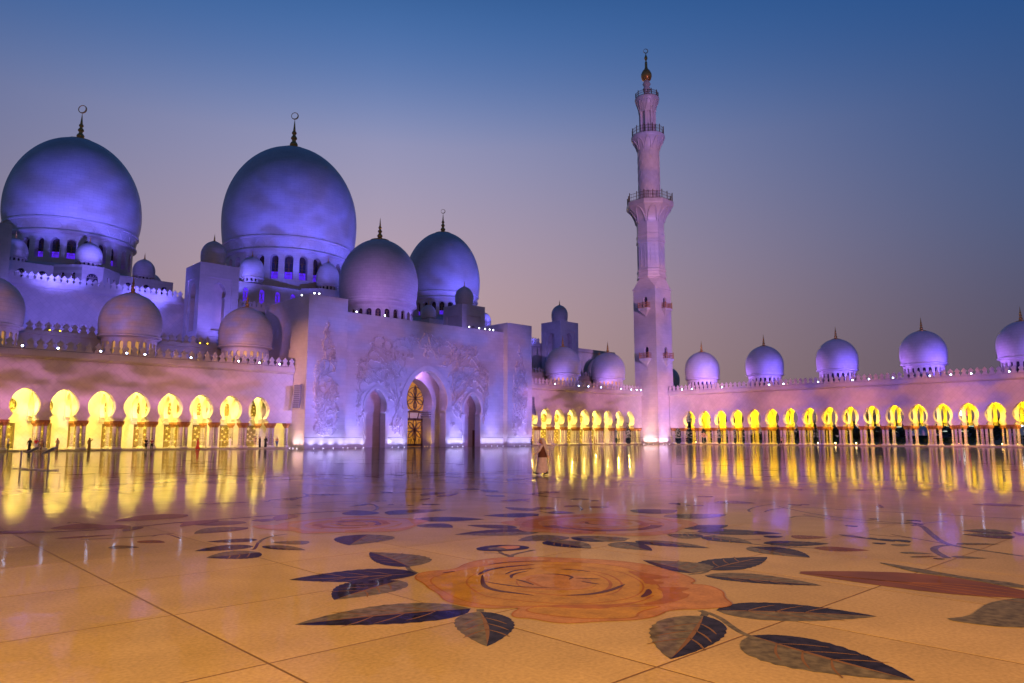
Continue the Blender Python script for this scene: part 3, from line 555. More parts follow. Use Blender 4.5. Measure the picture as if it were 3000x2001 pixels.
def column(parent, p):
    s = link('column', COL_SHAFT, parent, (p[0], p[1], 0), RND.uniform(0, 6)); link('capital', CAPITAL, s, (p[0], p[1], 0)); link('base', CBASE, s, (p[0], p[1], 0)); return s
YEL = (1, .75, .12); YEL2 = (1, .64, .006)
def arcade(root, xs, pitch, x0, x1, plane, axis, depth, open_back, dome_x, power, shift=0, wins=None, merlon_pitch=1.12, lights=None, rib_skip=()):
    """xs arch centres along the wall; axis 0: wall runs along X facing -Y, axis 1: wall runs along Y facing -X"""
    mp = (lambda x, y, z: (x, plane + y, z)) if axis == 0 else (lambda x, y, z: (plane + y, x, z))
    TH = 1.2
    R_, zc, zt, zn = 1.735, 6.0, 8.17, 4.69
    def row(y0, y1, xs, name, zt_=ZT - 1.15):
        mb = MB(); edges = [xs[0] - pitch/2] + [x + pitch/2 for x in xs]
        for x, e0, e1 in zip(xs, edges, edges[1:]):
            k = keyhole(x, R_, zc, zt, zn, ZB, .52)
            mb.prism([(e0, ZB)] + k + [(e1, ZB), (e1, zt_), (e0, zt_)], y0, y1, mp, skip=(len(k) + 1, len(k) + 3) if True else ())
        for e0, e1 in ((x0, edges[0]), (edges[-1], x1)):
            if e1 - e0 > .05: mb.prism([(e0, ZB), (e1, ZB), (e1, zt_), (e0, zt_)], y0, y1, mp)
        return build(mb, name, M_diag, root)
    row(0, TH, xs, 'wall')
    # raised rim round every arch
    rim = MB()
    for x in xs:
        k = keyhole(x, R_ + .001, zc, zt, zn, ZB + .01, .52); k2 = keyhole(x, R_ + .12, zc, zt + .13, zn + .03, ZB + .01, .56)
        n = len(k); rim.add([mp(a, -.05, b) for a, b in k] + [mp(a, -.05, b) for a, b in k2] + [mp(a, .0, b) for a, b in k2] + [mp(a, .06, b) for a, b in k],
            [(i, i + 1, n + i + 1, n + i) for i in range(n - 1)] + [(n + i, n + i + 1, 2*n + i + 1, 2*n + i) for i in range(n - 1)] + [(i, i + 1, 3*n + i + 1, 3*n + i) for i in range(n - 1)])
    build(rim, 'arch_rim', M_marble, root)
    co = MB()
    prof = [(0, 12.05), (-.08, 12.05), (-.42, 12.32), (-.46, 12.42), (-.46, 13.18), (-.30, 13.30), (1.2, 13.30), (1.2, 12.05)]
    o = 0
    for x in (x0, x1): co.v += [mp(x, y, z) for y, z in prof]
    n = len(prof); co.f += [(i, (i + 1) % n, n + (i + 1) % n, n + i) for i in range(n)] + [tuple(range(n)), tuple(range(2*n - 1, n - 1, -1))]
    build(co, 'cornice', M_course, root)
    build(MB().box(*(sorted((x0, x1)) + [plane + TH, plane + depth + 1.2, 12.3, 13.0] if axis == 0 else [plane + TH, plane + depth + 1.2] + sorted((x0, x1)) + [12.3, 13.0])), 'roof', M_marble, root)
    build(MB().box(*(sorted((x0, x1)) + [plane + TH, plane + depth, 9.5, 9.8] if axis == 0 else [plane + TH, plane + depth] + sorted((x0, x1)) + [9.5, 9.8])), 'ceiling', M_marble, root)
    build(MB().box(*(sorted((x0, x1)) + [plane - .9, plane + depth + 2.2, -.3, .2] if axis == 0 else [plane - .9, plane + depth + 2.2] + sorted((x0, x1)) + [-.3, .2])), 'step', M_step, root)
    n = int((x1 - x0)/merlon_pitch)
    for i in range(n):
        x = x0 + (i + .5)*(x1 - x0)/n; link('merlon', MERLON, root, mp(x, -.30, 13.30), 0 if axis == 0 else -PI/2)
    piers = [xs[0] - pitch/2] + [x + pitch/2 for x in xs]
    for q in piers:
        for dx in (-.34, .34):
            for y in (.30, .92): column(root, mp(q + dx, y, 0))
    for q in (x0, x1):
        e = min(piers, key=lambda p: abs(p - q))
        if 1.8 < abs(e - q) < 4.5:
            for y in (.30, .92): column(root, mp(q + (.6 if q == x0 else -.6), y, 0))
    # inner rows: cross ribs with their own columns, skipped under the domes
    ym = (TH + depth)/2
    mpr = (lambda u, w, z: mp(w, u, z))
    for q in piers:
        if any(abs(q - d) < 1.4 for d in dome_x) or any(abs(q - d) < 1.0 for d in rib_skip): continue
        mb = MB(); w0 = (depth - TH)/2
        for c in (TH + w0/2, depth - w0/2):
            k = keyhole(c, min(R_, w0*.44), zc, zt, zn, ZB, .40)
            mb.prism([(c - w0/2, ZB)] + k + [(c + w0/2, ZB), (c + w0/2, 9.5), (c - w0/2, 9.5)], q - .3, q + .3, mpr, skip=(len(k) + 2,))
        build(mb, 'cross_rib', M_marble, root)
        for y in (ym - .34, ym + .34): column(root, mp(q, y, 0))
    if open_back:
        bx = [x + shift for x in xs]; row(depth, depth + 1.1, bx, 'rear_wall')
        for q in [bx[0] - pitch/2] + [x + pitch/2 for x in bx]:
            for dx in (-.34, .34): column(root, mp(q + dx, depth + .5, 0))
    else:
        mb = MB()
        lo, hi = x0, x1; ws = [w for w in wins if lo + 1.6 < w < hi - 1.6]
        ed = [lo] + [(p + q)/2 for p, q in zip(ws, ws[1:])] + [hi]
        for w, e0, e1 in zip(ws, ed, ed[1:]):
            k = keyhole(w, 1.12, 6.25, 7.35, 5.32, n=8)
            wall_hole(mb, e0, e1, 4.4, 9.5, k, depth, depth + .35, mp)
            wall_hole(mb, e0, e1, .2, 4.4, [(w - 1.05, .25), (w - 1.05, 3.7), (w, 3.701), (w + 1.05, 3.7), (w + 1.05, .25)], depth, depth + .3, mp)
        build(mb, 'back_wall', M_diag, root)
        for w in ws:
            k = keyhole(w, 1.12, 6.25, 7.35, 5.32, n=8)
            fr = MB(); k2 = keyhole(w, 1.85, 6.3, 8.1, 4.95, n=8); m = len(k)
            for A_, B_, yo in ((k, k2, -.10),): fr.add([mp(a, depth + yo, b) for a, b in A_] + [mp(a, depth + yo, b) for a, b in B_] + [mp(a, depth, b) for a, b in B_] + [mp(a, depth + .02, b) for a, b in A_],
                [(i, i + 1, m + i + 1, m + i) for i in range(m - 1)] + [(m + i, m + i + 1, 2*m + i + 1, 2*m + i) for i in range(m - 1)] + [(i, i + 1, 3*m + i + 1, 3*m + i) for i in range(m - 1)])
            build(fr, 'window_frame', M_marble, root)
            wp = build(pane(k, depth + .33, mp), 'window', M_panel, root)
            lt = MB(); rr = random.Random(int(w*10))
            for _ in range(12): star(lt, w + rr.uniform(-.9, .9), 6.25 + rr.uniform(-.8, .9), rr.uniform(.12, .3), depth + .31, mp)
            build(lt, 'etched_flowers', M_star, wp)
            dp = build(pane([(w - 1.05, .25), (w - 1.05, 3.7), (w + 1.05, 3.7), (w + 1.05, .25)], depth + .28, mp), 'door', M_panel, root)
            ds = MB()
            for sx, sz, sr in ((-.55, 3.2, .38), (.5, 3.25, .36), (0, 2.6, .2), (-.6, 2.3, .22), (.55, 2.2, .25), (-.2, 1.9, .3), (.3, 1.5, .2), (-.6, 1.35, .3), (.65, 1.1, .32), (-.1, 1.0, .22)): star(ds, w + sx, sz, sr, depth + .26, mp)
            build(ds, 'etched_flowers', M_star, dp)
            df = MB()
            for a0, a1, b0, b1 in ((-1.13, -1.05, .2, 3.78), (1.05, 1.13, .2, 3.78), (-1.13, 1.13, 3.7, 3.78)):
                df.prism([(w + a0, b0), (w + a1, b0), (w + a1, b1), (w + a0, b1)], depth - .03, depth + .02, mp)
            build(df, 'door_frame', M_bronze, dp)
    # hidden stand-ins for the capital uplights: light the vaults from above the arch crowns
    for i, x in enumerate(xs):
        P = power(x)
        if P: point('vault_lamp', mp(x + .3, TH + 1.6, 8.95), P, YEL2 if open_back else YEL, .25, root); point('vault_lamp', mp(x + .3, depth - 2.0, 8.95), P*.75, YEL2 if open_back else YEL, .25, root)
    for q in piers:   # lamps on top of the capitals, behind the front wall
        P = power(q)
        point('capital_lamp', mp(q, TH + .9, 4.55), P*.20, YEL2 if open_back else YEL, .05, root)
def star(mb, x, z, r, y, mp, n=5):
    t0 = RND.uniform(0, 2); o = len(mb.v)
    pts = []
    for i in range(2*n):
        q = r if i % 2 == 0 else r*.34; t = t0 + PI*i/n; pts.append((x + q*math.cos(t), z + q*math.sin(t)))
    mb.v += [mp(a, y, b) for a, b in pts]; mb.f.append(tuple(range(o, o + 2*n)))
GA = 'courtyard arcades'
arc_l = thing('arcade', 'pink-lit arcade with eight bright yellow keyhole arches left of the carved gate', 'arcade', (36, AB, 0), GA)
arcade(arc_l, [50.3 - 4.49*i for i in range(9, -1, -1)], 4.49, 0, 55.9, AB, 0, 9.2, False, (14.5, 32.1, 49.7), lambda x: 1650, wins=[31.45 + 4.38*i for i in range(-6, 6)])
arc_m = thing('arcade', 'short pink arcade with bright yellow arches between carved gate and minaret', 'arcade', (128, AB, 0), GA)
arcade(arc_m, [145.8 - 4.28*i for i in range(8, -1, -1)], 4.28, 107.2, 150.7, AB, 0, 9.2, False, (126.9, 143.7), lambda x: 1650, wins=[124.65 + 4.28*i for i in range(-3, 6)])
arc_r = thing('arcade', 'long open arcade with golden arches running right of the minaret', 'arcade', (AA, 70, 0), GA)
arcade(arc_r, [101.25 - 4.32*i for i in range(17, -1, -1)], 4.32, 20, 106.9, AA, 1, 9.2, True, (100.6, 83.7, 66.7, 49.4, 32.4), lambda x: 2200 if x > 85 else 1250, shift=-1.2)
# ------------------------------------------------------------------ the carved gate
GB = 107.6; GC = 108.8
idm = lambda x, y, z: (x, y, z)
gate = thing('gate_portal', 'huge violet-lit marble gate carved with flowers, three pointed arches', 'gate', (81.5, GB, 0))
for x0, x1 in ((55.95, 63.15), (100.15, 107.1)):
    py = build(MB().box(x0, x1, GB, 124, 0, 25.05), 'pylon', M_course, gate)
    build(MB().box(x0 - .005, x1 + .005, GB - .008, GB + .002, 1.72, 1.80), 'plinth_groove', M_spkg, py)
def parch(xc, hw, zs, zt, bulge=1.04, n=16, zc=None):
    """pointed horseshoe arch: springing zs, apex zt, jambs hw"""
    zc = zc or zs + (zt - zs)*.24; R = hw*bulge; k = (zt - zc)/R; t0 = -math.asin(min(.95, (zc - zs)/R)); p = []
    for i in range(n + 1):
        t = t0 + (PI/2 - t0)*i/n; sn = math.sin(t); p.append((R*math.cos(t)*(1 - .14*max(0, sn)**5), zc + R*sn*(1 + (k - 1)*max(0, sn)**1.6)))
    return p
def arch_outline(xc, jamb, half): return [(xc - jamb, 0)] + [(xc - x, z) for x, z in half] + [(xc + x, z) for x, z in reversed(half[:-1])] + [(xc + jamb, 0)]
ARCH = [(69.95, 1.95, parch(0, 2.0, 6.2, 10.15, 1.08)), (80.95, 4.35, parch(0, 4.45, 6.8, 14.05, 1.05)), (91.9, 1.95, parch(0, 2.0, 6.2, 10.15, 1.08))]
cw = MB(); ed = [63.15, 74.0, 87.9, 100.15]
for (xc, jb, hf), e0, e1 in zip(ARCH, ed, ed[1:]):
    k = arch_outline(xc, jb, hf); cw.prism([(e0, 0)] + k + [(e1, 0), (e1, 23.1), (e0, 23.1)], GC, GC + 1.5, skip=(len(k) + 1, len(k) + 3))
build(cw, 'wall', M_course, gate)
for x0, x1 in ((63.16, 67.4), (72.5, 76.0), (85.9, 89.4), (94.5, 100.14)):
    build(MB().box(x0, x1, GC - .008, GC + .002, 1.72, 1.80), 'plinth_groove', M_spkg, gate)
for (xc, jb, hf), fw in zip(ARCH, (.45, .95, .45)):
    fr = MB(); m = len(hf); inn = [(xc - x, z) for x, z in hf] + [(xc + x, z) for x, z in reversed(hf[:-1])]
    out = []
    zs = hf[0][1]; zt = hf[-1][1]
    for x, z in inn:
        s = (fw + .0)*1.0; out.append((xc + (x - xc)*(1 + fw/jb), zs + (z - zs)*(1 + fw/(zt - zs)*.95)))
    n = len(inn)
    fr.add([(a, GC - .16, b) for a, b in inn] + [(a, GC - .16, b) for a, b in out] + [(a, GC, b) for a, b in out] + [(a, GC + .25, b) for a, b in inn],
        [(i, i + 1, n + i + 1, n + i) for i in range(n - 1)] + [(n + i, n + i + 1, 2*n + i + 1, 2*n + i) for i in range(n - 1)] + [(i, i + 1, 3*n + i + 1, 3*n + i) for i in range(n - 1)])
    build(fr, 'arch_frame', M_marble, gate)
    for sg in (-1, 1):
        x = xc + sg*jb; w = fw*1.1
        build(MB().prism([(x - sg*.35, zs), (x + sg*(w + .25), zs), (x + sg*(w + .05), zs - .35), (x - sg*.05, zs - .35)], GC - .32, GC + 1.3), 'impost', M_marble, gate)
        build(MB().box(min(x + sg*.004, x + sg*w), max(x + sg*.004, x + sg*w), GC - .10, GC + .002, 0, zs - .36), 'jamb', M_marble, gate)
# porch behind the arches
b_in = 113.1
pb = MB()
hf = parch(0, 4.2, 6.8, 12.9, 1.05); k = arch_outline(80.95, 4.3, hf)
pb.prism([(74, 0)] + k + [(88, 0), (88, 17), (74, 17)], b_in, b_in + 2.8)
pb.box(63.2, 74, b_in + .6, b_in + 1.2, 0, 17).box(88, 100.1, b_in + .6, b_in + 1.2, 0, 17)
build(pb, 'porch_wall', M_course, gate)
build(MB().box(63.2, 100.1, GC + 1.5, b_in + 3.4, 15.2, 15.6), 'porch_ceiling', M_marble, gate)
build(MB().box(74.2, 74.8, GC + 1.5, b_in, 0, 15.2).box(87.1, 87.7, GC + 1.5, b_in, 0, 15.2), 'porch_partition', M_course, gate)
build(MB().box(96.1, 97.4, b_in + .55, b_in + .62, 0, 3.2), 'side_door', M_bronze, gate)
for i in range(4):
    z = 5.4 + .42*i; build(MB().box(84.75 - .10*i, 85.3, b_in - .06, b_in + 2.7, z, z + .22).box(76.6, 77.15 + .10*i, b_in - .06, b_in + 2.7, z, z + .22), 'door_moulding', M_marble, gate)
door = build(MB().box(76.5, 85.4, b_in + 2.86, b_in + 2.95, 0, 12.7), 'door', M_door, gate)
lat = MB(); yd = b_in + 2.78
def bar(mb, pts, w, y, t=.10):
    s = strip(pts, w, False); mb.prism(s, y - t, y)
def flower(mb, cx, cz, r, n=6, y=yd):
    for i in range(n):
        t = 2*PI*i/n + PI/2
        for sg in (-1, 1):
            bar(mb, [(cx + r*q*math.cos(t + sg*.30*math.sin(PI*q)), cz + r*q*math.sin(t + sg*.30*math.sin(PI*q))) for q in [j/8 for j in range(9)]], .15, y)
for cx in (78.4, 83.3):
    flower(lat, cx, 3.2, 2.1, 8); flower(lat, cx, 9.3, 2.2, 6); bar(lat, [(cx, .2), (cx + .1, 1.6), (cx, 3.2)], .30, yd); bar(lat, [(cx, 7.4), (cx, 11.8)], .25, yd)
    for i in range(9): bar(lat, [(cx - 1.8 + i*.45, .6), (cx - 1.9 + i*.45 + RND.uniform(-.2, .2), 1.5)], .07, yd)
    bar(lat, [(cx + 2.0*math.cos(t), 9.2 + 2.3*math.sin(t)) for t in [2*PI*i/20 for i in range(21)]], .16, yd)
bar(lat, [(76.6, 5.2), (85.3, 5.2)], .45, yd); bar(lat, [(76.6, 6.7), (85.3, 6.7)], .35, yd); bar(lat, [(80.95, 0), (80.95, 12.6)], .25, yd); bar(lat, [(76.7, .3), (85.2, .3)], .5, yd); bar(lat, [(85.05, 0), (85.05, 6)], .45, yd)
for x in (78.1, 79.7, 82.1, 83.9): bar(lat, [(x, 5.2), (x + RND.uniform(-.7, .7), 6.7)], .14, yd)
build(lat, 'door_lattice', M_bronze, door)
spot('door_lamp', (82.5, b_in - 3.0, 14.6), (82.6, b_in + 2, 4), 1.4, (1, .42, .06), 70, .6, .3, gate)
build(MB().box(76.5, 85.4, b_in + 2.82, b_in + 2.88, 5.42, 6.5), 'transom_pane', M_star, door)
for x in (69.5, 80.95, 92): point('porch_lamp', (x, 111.6, 14.6), 1500 if x == 80.95 else 1600, (.42, .2, .7), .3, gate)
# roof block behind, flank walls
build(MB().box(63.15, 100.15, GC + 1.5, 124, 22.3, 22.9), 'roof', M_marble, gate)
fl = MB()
wall_hole(fl, 112.2, 140, 13, 22.8, roundarch(117.5, .9, 15.6, 18.6), 0, .3, lambda x, y, z: (56.5 + y, x, z))
build(fl, 'flank_wall', M_course, gate); build(pane(roundarch(117.5, .9, 15.6, 18.6), .28, lambda x, y, z: (56.5 + y, x, z)), 'slit_window', M_glass, gate)
build(MB().box(106.5, 106.9, 112.2, 140, 13, 22.8), 'flank_wall', M_course, gate)
build(MB().box(56.6, 106.4, 124, 140, 22.3, 22.8), 'rear_roof', M_marble, gate)

# carved vines: stems, leaves and blossoms standing proud of the wall
class Relief:
    def __init__(s, y, seed): s.mb = MB(); s.y = y; s.r = random.Random(seed)
    def stem(s, pts, w, h):
        p = smooth_line(pts, 1); st = strip(p, w, True); n = len(p); o = len(s.mb.v)
        s.mb.v += [(x, s.y + .01, z) for x, z in st[:n]] + [(x, s.y - h, z) for x, z in p] + [(x, s.y + .01, z) for x, z in st[n:][::-1]]
        for i in range(n - 1): s.mb.f += [(o + i, o + i + 1, o + n + i + 1, o + n + i), (o + n + i, o + n + i + 1, o + 2*n + i + 1, o + 2*n + i)]
    def leaf(s, x, z, t, l, w, h):
        c, q = math.cos(t), math.sin(t); o = len(s.mb.v)
        f = lambda u, v, y: (x + c*u - q*v, y, z + q*u + c*v)
        s.mb.v += [f(0, 0, s.y + .01), f(l*.45, w, s.y + .01), f(l, 0, s.y + .01), f(l*.45, -w, s.y + .01), f(l*.42, 0, s.y - h)]
        s.mb.f += [(o, o + 1, o + 4), (o + 1, o + 2, o + 4), (o + 2, o + 3, o + 4), (o + 3, o, o + 4)]
    def blossom(s, x, z, r, h, n=6):
        t0 = s.r.uniform(0, 1)
        for i in range(n): s.leaf(x, z, t0 + 2*PI*i/n, r, r*.30, h)
        s.leaf(x - r*.22, z, 0, r*.44, r*.2, h*1.5)
    def vine(s, x, z, t, n, step, inside, w, h, curl=.5, pull=None):
        pts = [(x, z)]; k = s.r.uniform(-.25, .25)
        for i in range(n):
            k = .75*k + s.r.uniform(-curl, curl)*.5; t += k
            if pull is not None: t += .15*math.sin(pull - t)
            x2, z2 = x + step*math.cos(t), z + step*math.sin(t)
            if not inside(x2, z2): t += s.r.choice((-1, 1))*1.0; x2, z2 = x + step*math.cos(t), z + step*math.sin(t)
            if not inside(x2, z2): break
            x, z = x2, z2; pts.append((x, z))
            if s.r.random() < .85: s.leaf(x, z, t + s.r.choice((-1, 1))*s.r.uniform(.5, 1.2), s.r.uniform(.38, .68), s.r.uniform(.09, .15), h*.9)
        if len(pts) > 2: s.stem(pts, w, h)
        if len(pts) > 3 and s.r.random() < .5: s.blossom(x, z, s.r.uniform(.4, .7), h*1.1)
for cx, nm in ((59.55, 2), (103.6, 3)):
    R = Relief(GB, nm)
    def ins(x, z, cx=cx):
        hw = 2.1 if z < 12 else max(.25, 2.1*(1 - (z - 12)/9.5)); return abs(x - cx) < hw and 1.95 < z < 20.6
    for i in range(95):
        z = 2.0 + 17.5*R.r.random()**1.35; x = cx + R.r.uniform(-2, 2)
        if ins(x, z): R.vine(x, z, PI/2 + R.r.uniform(-1.2, 1.2), R.r.randint(4, 11), .42, ins, R.r.uniform(.12, .20), R.r.uniform(.12, .20), .8, PI/2)
    for i in range(30):
        z = 2.3 + 16*R.r.random()**1.9; x = cx + R.r.uniform(-1.7, 1.7)
        if ins(x, z): R.blossom(x, z, R.r.uniform(.42, .7), .20)
    rl = build(R.mb, 'floral_relief', M_marble, gate); rl['kind'] = 'stuff'
OUT = [(66.4, 3.4), (66.2, 9), (66.0, 12), (66.6, 15.2), (68.2, 15.9), (68.6, 19.3), (70, 19.9), (73, 19.2), (76.5, 20.0), (80.95, 21.2)]
def ztop(x):
    u = 80.95 - abs(x - 80.95)
    if u < 66.0: return -1
    for (x0, z0), (x1, z1) in zip([(66.0, 14.6), (67.0, 15.4), (68.4, 16.6), (69.0, 19.2), (71.0, 19.9), (74, 19.2), (77, 20.2), (80.95, 21.2)], [(67.0, 15.4), (68.4, 16.6), (69.0, 19.2), (71.0, 19.9), (74, 19.2), (77, 20.2), (80.95, 21.2), (99, 22)]):
        if x0 <= u < x1: return z0 + (z1 - z0)*(u - x0)/(x1 - x0)
    return 21.2
def ins_c(x, z):
    if z > ztop(x): return False
    for (xc, jb, hf), fw in zip(ARCH, (.75, 1.25, .75)):
        zs, zt = hf[0][1], hf[-1][1]
        if abs(x - xc) < jb + fw:
            if z < zs + 1: return False
            q = (z - zs)/(zt + fw*1.2 - zs)
            if q < 1 and abs(x - xc) < (jb + fw)*math.sqrt(max(0, 1 - max(0, q - .1)**2))*1.02: return False
    u = abs(x - 80.95)
    if u > 11.6 + .4: return z > 3.6 + max(0, (13.2 - u))*.3 and u < 15.0
    return z > 2.4
R = Relief(GC, 9)
for i in range(330):
    x = R.r.uniform(66, 95.9); z = R.r.uniform(2.4, 21); u = (x - 80.95)
    if not ins_c(x, z): continue
    pull = PI/2 - max(-1.2, min(1.2, u/9)) if z > 9 else PI/2
    if z > 15 and R.r.random() < .35: continue
    R.vine(x, z, pull + R.r.uniform(-.9, .9), R.r.randint(5, 13), .50, ins_c, R.r.uniform(.12, .20), R.r.uniform(.12, .20), .7, pull)
for i in range(90):
    x = R.r.uniform(66.3, 95.6); z = R.r.uniform(2.6, 20)
    if ins_c(x, z): R.blossom(x, z, R.r.uniform(.4, .7), .20)
R.blossom(80.95, 18.3, 1.4, .22, 8)
for sg in (-1, 1):
    for x, z, t, n in ((74.6, 12.0, 2.4, 22), (74.2, 9.0, 2.0, 20), (76.5, 15.0, 2.7, 22), (78.5, 16.6, 2.4, 16), (73.2, 5.5, 1.9, 16), (66.9, 7, 1.4, 18)):
        R.vine(80.95 + sg*(80.95 - x)*-1 if sg < 0 else 80.95 + (80.95 - x), z, t if sg < 0 else PI - t, n, .5, ins_c, .24, .2, .35)
rl = build(R.mb, 'floral_relief', M_marble, gate); rl['kind'] = 'stuff'

# ------------------------------------------------------------------ domes
def dome_profile(R, zr, ze, zt, rr=.95, n=16, blunt=2.0):
    p = []
    for i in range(6):
        z = zr + (ze - zr)*i/6; u = (ze - z)/(ze - zr); p.append((R*(1 - (1 - rr)*u*u), z))
    for i in range(n + 1):
        t = PI/2*i/n; u = math.sin(t); p.append((max(R*math.cos(t)**.96*(1 - .05*u**3), .02), ze + (zt - ze)*u))
    return p
def crescent(mb, c, r, t=.05):
    n = 28; vx = Vector((math.cos(rad(-43)), math.sin(rad(-43)), 0)); nv = Vector((math.sin(rad(43)), math.cos(rad(43)), 0)); c = Vector(c)
    for i in range(n):
        pass
    o = len(mb.v)
    for i in range(n):
        a = 2*PI*i/n; w = r*(.08 + .11*(1 - math.cos(a - 2.4))/2*2)
        for q, d in ((r, -t), (r, t), (r - w, t), (r - w, -t)):
            mb.v.append(tuple(c + vx*q*math.cos(a) + Vector((0, 0, 1))*q*math.sin(a) + nv*d))
    for i in range(n):
        j = (i + 1) % n
        for k in range(4): mb.f.append((o + i*4 + k, o + i*4 + (k + 1) % 4, o + j*4 + (k + 1) % 4, o + j*4 + k))
def finial(parent, x, y, z, h, flange, moon=0, bulbs=3):
    mb = MB(); s = h
    pr = [(flange*.97, -.012*h - .06), (flange, -.012*h), (flange*1.0, .012*h), (flange*.94, .024*h), (flange*.5, .058*h), (max(.12*h, flange*.2), .10*h), (.09*h, .13*h)]
    zz = .13*h; rr_ = .085*h
    for k in range(bulbs):
        hh = (.24, .19, .16)[k]*h*.9; rr_ = (.118, .092, .072)[k]*h
        pr += [(rr_*.55, zz), (rr_*.95, zz + hh*.22), (rr_, zz + hh*.38), (rr_*.8, zz + hh*.62), (rr_*.42, zz + hh*.85), (rr_*.55, zz + hh*.92)]; zz += hh
    pr += [(.034*h, zz + .02*h), (.016*h, h*.88), (.004*h, h)]
    mb.lathe(pr, 16); f = build(mb, 'finial', M_gold, parent, True, loc=(x, y, z))
    if moon:
        m2 = MB(); crescent(m2, (x, y, z + h + moon*.95), moon, moon*.10); build(m2, 'crescent', M_gold, f)
    return f
def ring_windows(parent, cx, cy, r, z0, z1, N, w, wz0, wz1, depth, glass, face=None, half=100, lattice=False, drum_m=None, point=1.0):
    """curved wall with arched windows cut in; only bays turned to the court get panes"""
    mb = MB(); mbs = []
    fa = math.atan2(-cy, -cx) if face is None else face
    for i in range(N):
        a = fa + 2*PI*i/N
        mp = lambda x, y, z, a=a: ((r - y)*math.cos(a + x/r) , (r - y)*math.sin(a + x/r), z)
        bw = 2*PI*r/N/2
        hole = roundarch(0, w, wz0, wz1, 8, point); wall_hole(mb, -bw, bw, z0, z1, hole, 0, depth, mp)
        if abs(((i + N/2) % N) - N/2)*360/N < half:
            pn = pane(hole, depth*.96, mp); ob = build(pn, 'window', glass, parent, loc=(cx, cy, 0))
            if lattice:
                lt = MB(); t = .016*w
                for q in range(-2, 3): lt.prism([(q*w/5 - t, wz0), (q*w/5 + t, wz0), (-q*w/6 + t, wz1 - .1*w), (-q*w/6 - t, wz1 - .1*w)], depth*.9, depth*.94, mp)
                for q in (1, 2, 3): zq = wz0 + (wz1 - wz0)*q/4.2; lt.prism([(-w/2, zq - t), (w/2, zq - t), (w/2, zq + t), (-w/2, zq + t)], depth*.88, depth*.92, mp)
                build(lt, 'lattice', M_bronze, ob, loc=(cx, cy, 0))
    return build(mb, 'drum', drum_m or M_dome, parent, loc=(cx, cy, 0))
def small_dome(name, label, x, y, R, zd, zr, ze, zt, N=20, glass=None, fh=2.4, cat='dome', group=None, win=True):
    t = thing(name, label, cat, (x, y, zd), group); rd = R*.87
    if win: ring_windows(t, x, y, rd, zd, zr - .35*R*.2, N, 2*PI*rd/N*.52, zd + (zr - zd)*.16, zr - (zr - zd)*.26, .16*R**.5, glass or M_glass)
    else: build(MB().lathe([(rd, zd), (rd, zr - .07*R)], 32), 'drum', M_dome, t, True, loc=(x, y, 0))
    build(MB().lathe([(rd - .02, zr - .10*R), (rd + .02*R, zr - .10*R), (R*.93, zr - .06*R), (R*1.0, zr - .045*R), (R*1.005, zr), (R*.96, zr + .03*R), (R*.95, zr + .03*R)], 40), 'ring', M_marble, t, True, 40, loc=(x, y, 0))
    build(MB().lathe(dome_profile(R, zr, ze, zt), 48), 'shell', M_dome, t, True, loc=(x, y, 0))
    finial(t, x, y, zt - .018*(zt - ze), fh, R*.23)
    return t
GD = 'domes over the arcades'
for x, lb, gl in ((14.5, 'mauve arcade dome cut off by the left edge of the picture', M_glass_gold), (32.1, 'mauve arcade dome with orange light patches below the leftmost great dome', M_glass_gold), (49.7, 'mauve arcade dome in front of the blue square tower, next to the gate', M_glass_gold),
                  (126.9, 'blue arcade dome just right of the gate, in front of a square tower', M_glass_gold), (143.7, 'blue arcade dome just left of the minaret', M_glass_gold)):
    small_dome('arcade_dome', lb, x, 117, 4.28, 13.0, 16.5, 18.6, 23.15, 22, gl, 2.9, group=GD)
for y, lb in ((100.6, 'violet arcade dome nearest the minaret on its right side'), (83.7, 'violet arcade dome second to the right of the minaret'), (66.7, 'violet arcade dome third to the right of the minaret'), (49.4, 'violet arcade dome fourth to the right of the minaret'), (32.4, 'violet arcade dome cut off by the right edge of the picture')):
    small_dome('arcade_dome', lb, 161, y, 4.3, 13.0, 16.4, 18.7, 23.25, 22, M_glass, 2.9, group=GD)
small_dome('arcade_dome', 'dark blue dome peeping out behind the dome left of the minaret', 161.9, 135, 3.6, 15, 18, 20, 24.6, 18, M_glass, 2.2, group=GD)
small_dome('arcade_dome', 'bright blue dome half hidden behind the minaret', 178.5, 124, 4.2, 13, 16.3, 18.5, 22.4, 18, M_glass, 2.2, group=GD)
